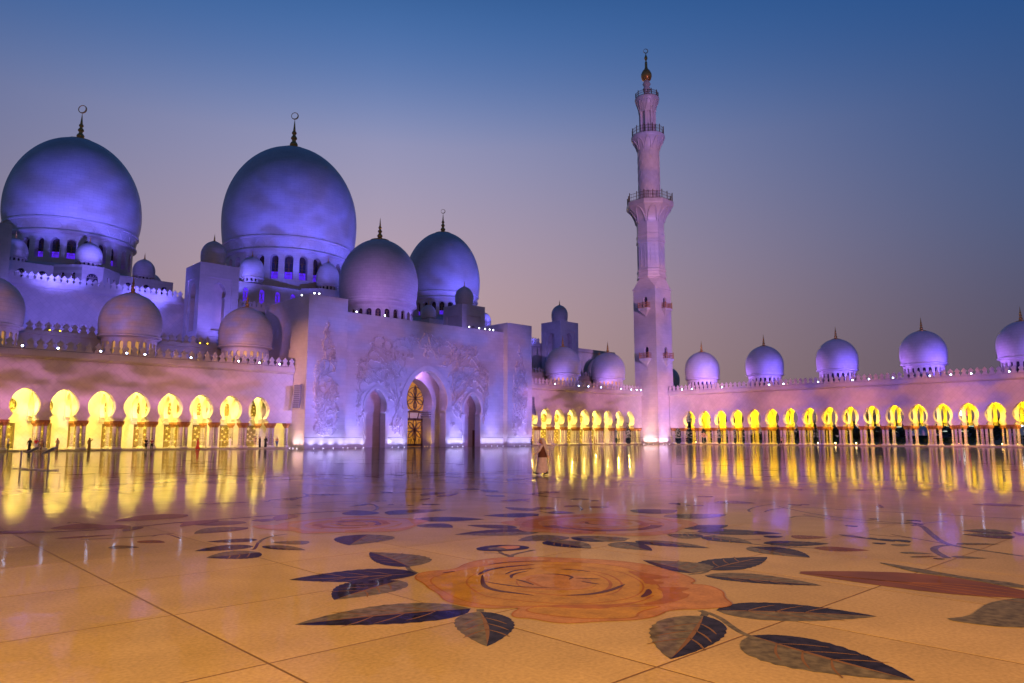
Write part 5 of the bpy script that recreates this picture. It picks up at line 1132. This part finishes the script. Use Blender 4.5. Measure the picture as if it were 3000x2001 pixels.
# ------------------------------------------------------------------ people
def cloth(name, c, r=.85): return mat('cloth_' + name, c, r, var=.18, vscale=9, spec=.2)
SKIN = mat('skin', (.36, .19, .12), .55); HAIR = mat('dark_hair', (.02, .015, .012), .6); SHOE = mat('black_leather', (.015, .014, .013), .4)
CL = {k: cloth(k, v) for k, v in dict(black=(.014, .013, .016), navy=(.02, .024, .05), white=(.62, .60, .58), red=(.42, .03, .03), tan=(.36, .25, .14), brown=(.20, .11, .065), beige=(.46, .36, .24), grey=(.16, .16, .17), blue=(.06, .10, .22), orange=(.55, .30, .06), pink=(.5, .28, .28), maroon=(.2, .05, .04)).items()}
def skin(name, pts, edges, rads, m, parent, sub=1):
    me = bpy.data.meshes.new(name); me.from_pydata(pts, edges, []); me.materials.append(m)
    o = bpy.data.objects.new(name, me); COL.objects.link(o); o.parent = parent
    md = o.modifiers.new('skin', 'SKIN'); md.use_smooth_shade = True
    if not me.skin_vertices:
        bpy.context.view_layer.objects.active = o
    for v, r in zip(me.skin_vertices[0].data, rads): v.radius = (r if isinstance(r, tuple) else (r, r))
    me.skin_vertices[0].data[0].use_root = True
    s = o.modifiers.new('sub', 'SUBSURF'); s.levels = sub; s.render_levels = sub
    return o
def ringloft(name, rings, m, parent, n=20, cap=True):
    """rings: (cx, cy, z, rx, ry)"""
    mb = MB()
    for cx, cy, z, rx, ry in rings:
        for i in range(n): t = 2*PI*i/n; mb.v.append((cx + rx*math.cos(t), cy + ry*math.sin(t), z))
    for k in range(len(rings) - 1):
        for i in range(n): j = (i + 1) % n; mb.f.append((k*n + i, k*n + j, (k + 1)*n + j, (k + 1)*n + i))
    if cap: mb.f.append(tuple(range((len(rings) - 1)*n, len(rings)*n)))
    o = build(mb, name, m, None, True); o.parent = parent; return o
def joints(h, pose):
    st = .0
    J = dict(pelvis=(0, 0, .53), spine=(0, .005, .64), chest=(0, .0, .745), neck=(0, .0, .835), head0=(0, -.012, .87), head1=(0, -.016, .945))
    for s, n in ((-1, 'l'), (1, 'r')):
        J['sh' + n] = (s*.105, 0, .80); J['hip' + n] = (s*.052, 0, .50)
        fw = {'walk': .12*s, 'stand': .01*s, 'hip': .015*s, 'raise': .01*s, 'hold': .01*s}[pose]
        J['kn' + n] = (s*.055, -fw*.55 - .015, .28); J['an' + n] = (s*.055, -fw, .045 if fw >= 0 or pose != 'walk' else .065); J['to' + n] = (s*.06, -fw - .075, .018)
        J['el' + n] = (s*.145, .01 + fw*.4, .64); J['ha' + n] = (s*.14, -.03 + fw*.9, .49)
    if pose == 'hip': J['elr'] = (.23, .02, .66); J['har'] = (.10, -.02, .55)
    if pose == 'raise': J['elr'] = (.20, -.06, .83); J['har'] = (.08, -.09, .95)
    if pose == 'hold':
        for s, n in ((-1, 'l'), (1, 'r')): J['el' + n] = (s*.14, -.02, .65); J['ha' + n] = (s*.05, -.15, .66)
    return {k: (x*h, y*h, z*h) for k, (x, y, z) in J.items()}
BODY_E = [('pelvis', 'spine'), ('spine', 'chest'), ('chest', 'neck'), ('neck', 'head0'), ('head0', 'head1'), ('chest', 'shl'), ('chest', 'shr'), ('shl', 'ell'), ('ell', 'hal'), ('shr', 'elr'), ('elr', 'har'), ('pelvis', 'hipl'), ('pelvis', 'hipr'), ('hipl', 'knl'), ('knl', 'anl'), ('anl', 'tol'), ('hipr', 'knr'), ('knr', 'anr'), ('anr', 'tor')]
BODY_R = dict(pelvis=.075, spine=.065, chest=.078, neck=.03, head0=.045, head1=.05, shl=.038, shr=.038, ell=.026, elr=.026, hal=.02, har=.02, hipl=.052, hipr=.052, knl=.034, knr=.034, anl=.022, anr=.022, tol=.018, tor=.018)
def person(x, y, z, h, face, label, pose='stand', top='grey', low='black', robe=None, scarf=None, bag=None):
    t = thing('person', label, 'person', (x, y, z), 'visitors in the courtyard', face)
    J = joints(h, pose); nm = ['pelvis'] + [k for k in J if k != 'pelvis']
    def sk(name, keys, k, m, es=None):
        ks = [q for q in nm if q in keys]; ed = [(ks.index(a), ks.index(b)) for a, b in BODY_E if a in ks and b in ks]
        return skin(name, [J[q] for q in ks], ed, [BODY_R[q]*h*k for q in ks], m, t)
    sk('body', nm, 1.0, SKIN)
    arms = ['shl', 'shr', 'ell', 'elr']
    if robe:
        dy = (J['anl'][1] + J['anr'][1])/2; wy = abs(J['anl'][1] - J['anr'][1])/2
        ringloft('robe', [(0, dy*.9, .03*h, .125*h, .10*h + wy*.9), (0, dy*.6, .25*h, .105*h, .085*h + wy*.5), (0, 0, .5*h, .10*h, .082*h), (0, 0, .62*h, .088*h, .07*h), (0, 0, .75*h, .115*h, .075*h), (0, 0, .815*h, .085*h, .05*h), (0, 0, .85*h, .04*h, .04*h)], CL[robe], t, 14)
        sk('sleeves', ['chest'] + arms + ['hal', 'har'], 1.22, CL[robe]) if 0 else sk('sleeves', ['chest'] + arms + ['hal', 'har'], 1.18, CL[robe])
    else:
        sk('shirt', ['pelvis', 'spine', 'chest'] + arms, 1.16, CL[top])
        sk('trousers', ['pelvis', 'hipl', 'hipr', 'knl', 'knr', 'anl', 'anr'], 1.20, CL[low])
    hx, hy, hz = J['head1']
    if scarf:
        o = build(MB().ball((hx, hy + .012*h, hz + .0*h), .062*h, .066*h, .07*h, 12, 8), 'headscarf', CL[scarf], None, True); o.parent = t
        ringloft('shawl', [(0, .012*h, .76*h, .10*h, .08*h), (0, .012*h, .83*h, .075*h, .06*h), (0, .01*h, .90*h, .058*h, .06*h)], CL[scarf], t, 12, False)
    else:
        o = build(MB().ball((hx, hy + .014*h, hz + .014*h), .054*h, .058*h, .05*h, 12, 8), 'hair', HAIR, None, True); o.parent = t
    for s in 'lr':
        a = J['an' + s]; o = build(MB().ball((a[0], a[1] - .035*h, .02*h), .028*h, .07*h, .02*h, 10, 5), 'shoe', SHOE, None, True); o.parent = t
    if bag:
        q = J['har']; o = build(MB().box(q[0] - .03*h, q[0] + .05*h, q[1] - .08*h, q[1] + .04*h, q[2] - .10*h, q[2] + .02*h), 'bag', CL[bag], None); o.parent = t
    return t
P = person
P(17.2, 110.6, 0, 1.68, 1.6, 'bending visitor with white headscarf at the far left arch', 'hold', 'beige', 'grey', scarf='white')
P(19.5, 110.6, 0, 1.68, -.4, 'woman in long black skirt and red top beside the man in red shirt', 'walk', robe='black', scarf='maroon')
P(20.2, 110.7, 0, 1.74, .3, 'man in red shirt and pale trousers at the left arches', 'hip', 'red', 'white')
P(20.85, 110.9, 0, 1.74, -1.2, 'man in brown shirt before the second pillar from the left', 'hold', 'brown', 'brown')
P(22.6, 110.8, 0, 1.68, .2, 'woman in long beige dress and dark headscarf under the second arch', 'hold', robe='tan', scarf='brown', bag='beige')
P(26.35, 110.8, 0, 1.74, .2, 'robed visitor raising an arm to the head under the third arch', 'raise', robe='brown', scarf='brown')
P(33.1, 109.6, 0, 1.78, .4, 'man in black suit left of a woman in dark clothes under the fourth arch', 'stand', 'black', 'black')
P(34.1, 110.4, 0, 1.68, -.5, 'woman in dark clothes beside the man in black suit', 'hold', 'maroon', 'black')
P(40.55, 110.6, 0, 1.66, 1.4, 'woman in long red dress walking before the arcade', 'walk', robe='red', scarf='maroon')
P(46.4, 113.2, .2, 1.66, 0, 'visitor in white standing behind the handrail under the seventh arch', 'hold', robe='white')
P(50.3, 113, .2, 1.78, .2, 'man in tan clothes with hand on hip under the last arch left of the gate', 'hip', 'tan', 'tan')
P(50.8, 112.3, .2, 1.68, .6, 'woman in black cloak nearer the man in tan under the last arch', 'stand', robe='black', scarf='maroon')
P(51.75, 112.3, .2, 1.70, -.6, 'woman in black cloak with white bag, right one under the last arch', 'stand', robe='black', scarf='black', bag='white')
P(53.75, 112.5, .2, 1.68, .2, 'visitor in orange jacket and blue jeans between the last columns left of the gate', 'hold', 'orange', 'blue', scarf='beige')
P(53.15, 112.9, .2, 1.66, 0, 'visitor in red partly hidden behind a column near the gate', 'stand', 'red', 'blue')
P(94.6, 110, 0, 1.82, -1.4, 'man in dark suit walking in the right small arch of the gate', 'walk', 'navy', 'black')
P(105.9, 106.6, 0, 1.80, .5, 'man in navy standing with hand on hip at the right pylon of the gate', 'hip', 'navy', 'navy')
P(130.9, 110.9, .2, 1.72, .3, 'dark robed visitor holding a child by the hand near the minaret', 'stand', robe='brown', scarf='brown')
P(131.6, 110.9, .2, 1.15, .2, 'small child beside the dark robed visitor', 'stand', 'maroon', 'brown')
P(156.4, 102.7, .2, 1.70, -1.2, 'visitor in dark clothes at the first arch right of the minaret', 'hip', 'black', 'black')
P(154.0, 76.9, 0, 1.74, -2.6, 'man in pink shirt and dark trousers walking before the right arcade', 'walk', 'pink', 'black')

# the man in white robe, headcloth and brown waistcoat walking across the court
man = thing('person', 'man in white robe, white headcloth and brown waistcoat striding across the court', 'person', (25.8, 25.2, 0), None, rad(-133.3 - 18))
K = {k: CL[k] for k in CL}
WHITE = cloth('robe_white', (.44, .40, .44)); VEST = cloth('waistcoat_brown', (.09, .04, .03))
h = 1.80
Jm = dict(pelvis=(0, 0, .92), spine=(0, -.01, 1.12), chest=(0, -.015, 1.34), neck=(0, -.01, 1.50), head0=(0, -.03, 1.56), head1=(0, -.035, 1.68),
          shl=(-.19, 0, 1.43), shr=(.19, 0, 1.43), ell=(-.25, .16, 1.18), hal=(-.25, .20, .93), elr=(.27, -.10, 1.17), har=(.22, -.30, 1.05),
          hipl=(-.09, 0, .88), hipr=(.09, 0, .88), knl=(-.09, -.14, .50), anl=(-.09, -.26, .10), tol=(-.09, -.45, .11), knr=(.09, .05, .48), anr=(.09, .25, .14), tor=(.09, .10, .03))
nmj = ['pelvis'] + [k for k in Jm if k != 'pelvis']
rm = {k: v*1.78 for k, v in BODY_R.items()}; rm.update(head0=.075, head1=.088, neck=.052)
edm = [(nmj.index(a), nmj.index(b)) for a, b in BODY_E]
# fingers grow out of the palms in the same body mesh
pts = [Jm[k] for k in nmj]; rds = [rm[k] for k in nmj]
for hn, el, sg in (('hal', 'ell', -1), ('har', 'elr', 1)):
    hv = Vector(Jm[hn]); d = (hv - Vector(Jm[el])).normalized(); palm = hv + d*.07; pts.append(tuple(palm)); rds.append((.030, .018)); pi = len(pts) - 1; edm.append((nmj.index(hn), pi))
    for f in range(4):
        off = Vector((0, .022*(f - 1.5), 0)) if abs(d.z) > .7 else Vector((0, 0, .022*(f - 1.5)))
        k1 = palm + off + d*.035; k2 = k1 + d*.035*(1 if f in (1, 2) else .8) + Vector((-sg*.012, 0, 0)); i0 = len(pts); pts += [tuple(k1), tuple(k2)]; rds += [.0095, .008]; edm += [(pi, i0), (i0, i0 + 1)]
    th = hv + d*.03 + Vector((-sg*.02, -.035, .0)); i0 = len(pts); pts += [tuple(th), tuple(th + d*.035)]; rds += [.0105, .009]; edm += [(nmj.index(hn), i0), (i0, i0 + 1)]
skin('body', pts, edm, rds, SKIN, man, 2)
ringloft('robe', [(0, -.03, .12, .19, .33), (0, -.02, .20, .19, .315), (0, -.01, .45, .19, .27), (0, .0, .70, .19, .225), (0, 0, .92, .19, .19), (0, -.01, 1.10, .18, .165), (0, -.015, 1.30, .205, .16), (0, -.01, 1.42, .19, .13), (0, -.01, 1.50, .09, .085)], WHITE, man, 28)
skin('sleeves', [Jm[k] for k in ('chest', 'shl', 'ell', 'hal', 'shr', 'elr', 'har')], [(0, 1), (1, 2), (2, 3), (0, 4), (4, 5), (5, 6)], [.10, .082, .07, .062, .082, .07, .062], WHITE, man, 2)
ringloft('waistcoat', [(0, .0, .86, .215, .225), (0, -.005, 1.0, .205, .20), (0, -.01, 1.12, .195, .185), (0, -.015, 1.30, .212, .175), (0, -.01, 1.40, .185, .145), (0, -.01, 1.46, .12, .10)], VEST, man, 24, False)
hd = build(MB().ball((0, -.045, 1.655), .078, .098, .125, 16, 12), 'face', SKIN, None, True); hd.parent = man
o = build(MB().tube([(0, -.135, 1.69), (0, -.165, 1.645), (0, -.135, 1.63)], [.012, .02, .012], 6), 'nose', SKIN, None, True); o.parent = hd
o = build(MB().ball((0, -.10, 1.575), .055, .055, .045, 12, 8), 'beard', HAIR, None, True); o.parent = hd
for s in (-1, 1):
    o = build(MB().ball((s*.033, -.128, 1.685), .016, .012, .010, 8, 5), 'eye', HAIR, None, True); o.parent = hd
o = build(MB().ball((0, -.125, 1.605), .03, .014, .008, 8, 5), 'mouth', CL['maroon'], None, True); o.parent = hd
gh = MB()
prof = [(1.80, .02, -.02, .03), (1.785, .075, -.015, .08), (1.74, .108, -.01, .118), (1.66, .118, .035, .105), (1.56, .12, .075, .10), (1.44, .14, .12, .085), (1.30, .13, .165, .065), (1.16, .10, .20, .05), (1.05, .07, .225, .035)]
n = 22
for z, rx, cy, ry in prof:
    for i in range(n):
        t = -PI*.12 + (PI*1.24)*i/(n - 1) if z < 1.70 else 2*PI*i/(n - 1); f = 1 + .04*math.sin(i*2.1 + z*9)
        gh.v.append((rx*f*math.cos(t), cy + ry*f*math.sin(t), z))
for k in range(len(prof) - 1):
    for i in range(n - 1): gh.f.append((k*n + i, k*n + i + 1, (k + 1)*n + i + 1, (k + 1)*n + i))
g = build(gh, 'headcloth', WHITE, None, True); g.parent = man; sm = g.modifiers.new('thick', 'SOLIDIFY'); sm.thickness = .012
for a, b in ((Vector((-.09, -.24, .07)), Vector((-.09, -.52, .14))), (Vector((.09, .30, .16)), Vector((.09, .06, .04)))):
    d = (b - a); mbs = MB().tube([tuple(a), tuple(a + d*.25), tuple(a + d*.6), tuple(a + d*.9), tuple(b)], [.042, .055, .05, .045, .02], 10)
    o = build(mbs, 'shoe', SHOE, None, True); o.parent = man

# ------------------------------------------------------------------ stands, sign post and handrail
def stand(x, y, label, kind):
    t = thing('queue_post' if kind == 'post' else 'info_stand', label, 'stand', (x, y, 0), 'stands on the court at the left')
    def part(mb, n, m):
        o = build(mb, n, m, None); o.parent = t
    part(MB().box(-.55, .55, -.12, .12, .004, .05) if kind != 'post' else MB().box(-.42, .42, -.05, .05, .004, .035), 'foot', M_steel)
    part(MB().box(-.035, .035, -.035, .035, .05, 1.0), 'post', M_steel)
    if kind != 'post':
        part(MB().prism([(-.30, -.02), (.30, .30), (.30, .345), (-.30, .025)], -.22, .22, lambda a, b, c: (a, b, c + .95)), 'panel', M_steel)
    else: part(MB().ball((0, 0, 1.02), .06, .06, .04, 10, 6), 'knob', M_steel)
    t.rotation_euler = (0, 0, rad(-43)); return t
stand(8.69, 51.4, 'thin grey queue post at the far left of the court', 'post'); stand(8.9, 49.4, 'grey info stand with slanted panel next to the queue post', 'info'); stand(9.3, 47.3, 'grey info stand with slanted panel, right one of the pair at the left', 'info')
hr = thing('handrail', 'thin yellow-lit metal handrail inside the arcade left of the gate', 'handrail', (45, 114.5, .2))
rl = MB()
for z in (1.25,): rl.tube([(36, 114.4, z), (55, 114.4, z)], .035, 6)
build(rl, 'rail', M_steel, hr)
for i in range(11): build(MB().tube([(36 + 1.9*i, 114.4, .2), (36 + 1.9*i, 114.4, 1.25)], .03, 6), 'post', M_steel, hr)
sg = thing('signpost', 'signpost with three pointing boards at the right arcade', 'signpost', (157.0, 98.3, .2))
build(MB().tube([(157.0, 98.3, .2), (157.0, 98.3, 2.9)], .05, 8), 'post', M_steel, sg)
M_board = mat('sign_board', (.46, .26, .18), .6)
for i, (z, o_) in enumerate(((2.65, .3), (2.3, -.05), (1.95, -.05))): build(MB().prism([(98.3 + o_ - .75, z - .12), (98.3 + o_ + .7, z - .12), (98.3 + o_ + .85, z), (98.3 + o_ + .7, z + .12), (98.3 + o_ - .75, z + .12)], 156.90, 156.95, lambda a, b, c: (b, a, c)), 'sign_board', M_board, sg)

# ------------------------------------------------------------------ garden behind the right arcade
GRASS = mat('garden_lawn', (.035, .05, .02), .9, var=.5, vscale=.4); LEAFM = mat('night_foliage', (.035, .04, .022), .8, var=.4, vscale=2); BARK = mat('bark', (.08, .06, .045), .9)
gd = build(MB().box(168, 1500, -600, 700, -.1, .02, skip=('b',)), 'garden_ground', GRASS); tag(gd, kind='structure')
def tree(x, y, h, r, label, seed):
    t = thing('garden_tree', label, 'tree', (x, y, 0), 'trees behind the right arcade'); q = random.Random(seed); mb = MB()
    mb.tube([(x, y, 0), (x + q.uniform(-.2, .2), y + q.uniform(-.2, .2), h*.3), (x + q.uniform(-.4, .4), y + q.uniform(-.4, .4), h*.6)], [.28, .2, .1], 8)
    for k in range(6):
        a = q.uniform(0, 6.28); mb.tube([(x, y, h*q.uniform(.25, .45)), (x + r*.6*math.cos(a), y + r*.6*math.sin(a), h*q.uniform(.55, .8))], [.1, .03], 5)
    build(mb, 'trunk', BARK, t); cr = MB(); cl = []
    for k in range(26):
        a = q.uniform(0, 6.28); rr_ = r*q.random()**.6*.8; cl.append((x + rr_*math.cos(a), y + rr_*math.sin(a), h*q.uniform(.34, .88), r*q.uniform(.18, .36)))
    for cx, cy, cz, cr_ in cl:
        for k in range(70):
            u, v, w = q.gauss(0, 1), q.gauss(0, 1), q.gauss(0, 1); l = math.sqrt(u*u + v*v + w*w) or 1; d = cr_*q.uniform(.5, 1.05)
            px, py, pz = cx + u/l*d, cy + v/l*d, cz + w/l*d*.8; s = q.uniform(.10, .2)
            e = [q.uniform(-s, s) for _ in range(6)]; cr.add([(px, py, pz), (px + e[0] + s, py + e[1], pz + e[2]), (px + e[3], py + e[4] + s, pz + e[5]), (px - e[0], py - e[4], pz + s)], [(0, 1, 2), (0, 2, 3)])
    build(cr, 'crown', LEAFM, t); return t
for i, (x, y, hh, r, lb) in enumerate(((186, 118, 11, 4.5, 'dark tree behind the first arches right of the minaret'), (190, 108, 12.5, 5, 'broad dark tree seen through the second and third arch right of the minaret'), (195, 98, 10, 4.2, 'dark tree seen through the fourth arch right of the minaret'), (205, 92, 9.5, 4, 'dark tree seen through the fifth arch right of the minaret'), (196, 84, 6, 3.2, 'low dark tree behind the middle of the right arcade'), (200, 73, 6.0, 3.4, 'dark tree below the palm behind the right arcade'), (198, 77.5, 5, 2.8, 'rounded dark tree left of the palm'), (230, 56, 5, 4.2, 'dark tree behind the white tent'), (186, 34.5, 9, 3.6, 'dark tree at the right edge behind the arcade'), (260, 78, 6, 5, 'far low tree behind the right arcade'))):
    tree(x, y, hh, r, lb, i + 3)
pm_ = thing('palm_tree', 'palm crown seen through the right arcade', 'tree', (196, 73.5, 0)); pt_ = MB().tube([(196, 73.5, 0), (196.1, 73.5, 3.5), (196, 73.4, 7.0)], [.3, .22, .2], 8); build(pt_, 'trunk', BARK, pm_)
fr = MB(); q = random.Random(4)
for k in range(34):
    a = q.uniform(0, 6.28); e = q.uniform(-.3, 1.2); L_ = q.uniform(1.9, 2.6); p0 = Vector((196, 73.4, 7.0)); prev = p0
    for s in range(1, 7):
        u = s/6; p1 = p0 + Vector((math.cos(a)*L_*u*math.cos(e), math.sin(a)*L_*u*math.cos(e), L_*u*math.sin(e) - 1.1*u*u)); w = Vector((-math.sin(a), math.cos(a), 0))*.34*(1 - u*.7); dn = Vector((0, 0, -.22))
        fr.add([tuple(prev), tuple(p1), tuple(p1 + w + dn), tuple(p1 - w + dn)], [(0, 1, 2), (0, 3, 1)]); prev = p1
build(fr, 'crown', LEAFM, pm_)
M_tent = mat('tent_canvas', (.55, .53, .58), .8); M_far = mat('far_building', (.14, .13, .15), .8); M_farw = mat('far_building_light', (.5, .6, .5), .5, emit=(.75, .9, .75), estr=.8); M_sign = mat('far_white_sign', (.8, .8, .8), .5, emit=(.9, .92, 1), estr=5); M_signr = mat('far_red_sign', (.8, .05, .05), .5, emit=(1, .05, .08), estr=3); M_hedge = mat('hedge', (.07, .12, .02), .9, var=.5, vscale=3)
def tent(x, y, label):
    t = thing('tent', label, 'tent', (x, y, 0), 'white tents in the garden'); n = 8; mb = MB()
    for k in range(6):
        u = k/5; r = 4.2*(1 - u)**1.6 + .05; mb.v += [(x + r*math.cos(2*PI*i/n), y + r*math.sin(2*PI*i/n), 2.2 + 3.4*u) for i in range(n)]
    for k in range(5):
        for i in range(n): j = (i + 1) % n; mb.f.append((k*n + i, k*n + j, (k + 1)*n + j, (k + 1)*n + i))
    build(mb, 'canopy', M_tent, t)
    for i in range(4): build(MB().tube([(x + 3.9*math.cos(PI/2*i), y + 3.9*math.sin(PI/2*i), 0), (x + 3.9*math.cos(PI/2*i), y + 3.9*math.sin(PI/2*i), 2.3)], .05, 6), 'pole', M_steel, t)
tent(205, 64.5, 'white peaked tent seen through the right arcade'); tent(200, 40.5, 'white peaked tent near the right edge behind the arcade')
fb = thing('far_building', 'long dim building with lit floors far behind the right arcade', 'building', (520, 150, 0)); build(MB().box(520, 560, 120, 215, 0, 13), 'block', M_far, fb)
for z in (5.2, 8.2): 
    for i in range(12): build(MB().box(519.6, 519.98, 124 + 7.4*i, 130 + 7.4*i, z, z + .5), 'window', M_farw, fb)
bs = thing('rooftop_sign', 'white and red lit sign on the far building', 'sign', (522, 141, 13)); build(MB().box(521.5, 522.5, 139, 144, 15.2, 18.4), 'panel', M_sign, bs); build(MB().box(521.5, 522.5, 137.6, 138.9, 15.2, 18.4), 'end_panel', M_signr, bs); build(MB().box(521.9, 522.1, 140, 140.3, 13, 15.2), 'post', M_steel, bs); build(MB().box(521.9, 522.1, 142.5, 142.8, 13, 15.2), 'post', M_steel, bs)
for y, lb in ((62.5, 'low clipped hedge beside the white tent'), (95, 'low clipped hedge behind the left arches of the right arcade'), (78, 'low clipped hedge behind the middle arches of the right arcade')):
    hg = MB(); q = random.Random(int(y))
    for k in range(900):
        px, py, pz = 215 + q.uniform(-1, 1), y + q.uniform(-7, 7), q.uniform(.1, 1.6); s = .25; hg.add([(px, py, pz), (px + q.uniform(-s, s), py + s, pz + q.uniform(-s, s)), (px + q.uniform(-s, s), py + q.uniform(-s, s), pz + s)], [(0, 1, 2)])
    o = build(hg, 'hedge', M_hedge); tag(o, lb, 'hedge', 'hedges in the garden')
GL = 'garden lamps behind the right arcade'
for i, y in enumerate((107.5, 101.5, 97.0, 92.5, 88, 83.6, 79.2, 75, 71, 66.4, 64.6, 58.2, 49.5, 46.0, 38.6, 36.0)):
    flood_fixture(168.0, y, .2, -PI/2, ['first', 'second', 'third', 'fourth', 'fifth', 'sixth', 'seventh', 'eighth', 'ninth', 'tenth', 'eleventh', 'twelfth', 'thirteenth', 'fourteenth', 'fifteenth', 'sixteenth'][i] + ' warm garden lamp from the left behind the right arcade', GL, 'w', 1.0)
for i, (x, y, z) in enumerate(((230, 70.5, 7.5), (230, 61.5, 5.0), (235, 59.5, 7.2), (230, 51.2, 7.6), (235, 49.4, 4.8))):
    t = thing('street_lamp', ['first', 'second', 'third', 'fourth', 'fifth'][i] + ' distant bluish street lamp from the left beyond the right arcade', 'street lamp', (x, y, 0), 'distant street lamps')
    build(MB().tube([(x, y, 0), (x, y, z)], .07, 6), 'post', M_steel, t); build(MB().ball((x, y, z), .42, .42, .2, 10, 6), 'lamp_head', M_lampg, t, True)

# dark belt of trees beyond the garden
tb = MB(); q = random.Random(77)
for k in range(5200):
    y = q.uniform(-20, 330); hh = 5.2 + 1.6*math.sin(y*.11) + 1.3*math.sin(y*.37 + 1) + (3.2 if y > 170 else 0); x = 300 + q.uniform(-4, 4); z = hh*q.random()**.7; s = q.uniform(.5, 1.1)
    tb.add([(x, y - s, z), (x + q.uniform(-s, s), y + s*q.uniform(.5, 1), z + q.uniform(-.4, .4)*s), (x + q.uniform(-s, s), y + q.uniform(-s, s), z + s*q.uniform(.5, 1.1))], [(0, 1, 2)])
tag(build(tb, 'tree_belt', LEAFM), 'dark belt of trees along the horizon behind the right arcade', 'trees', kind='stuff')
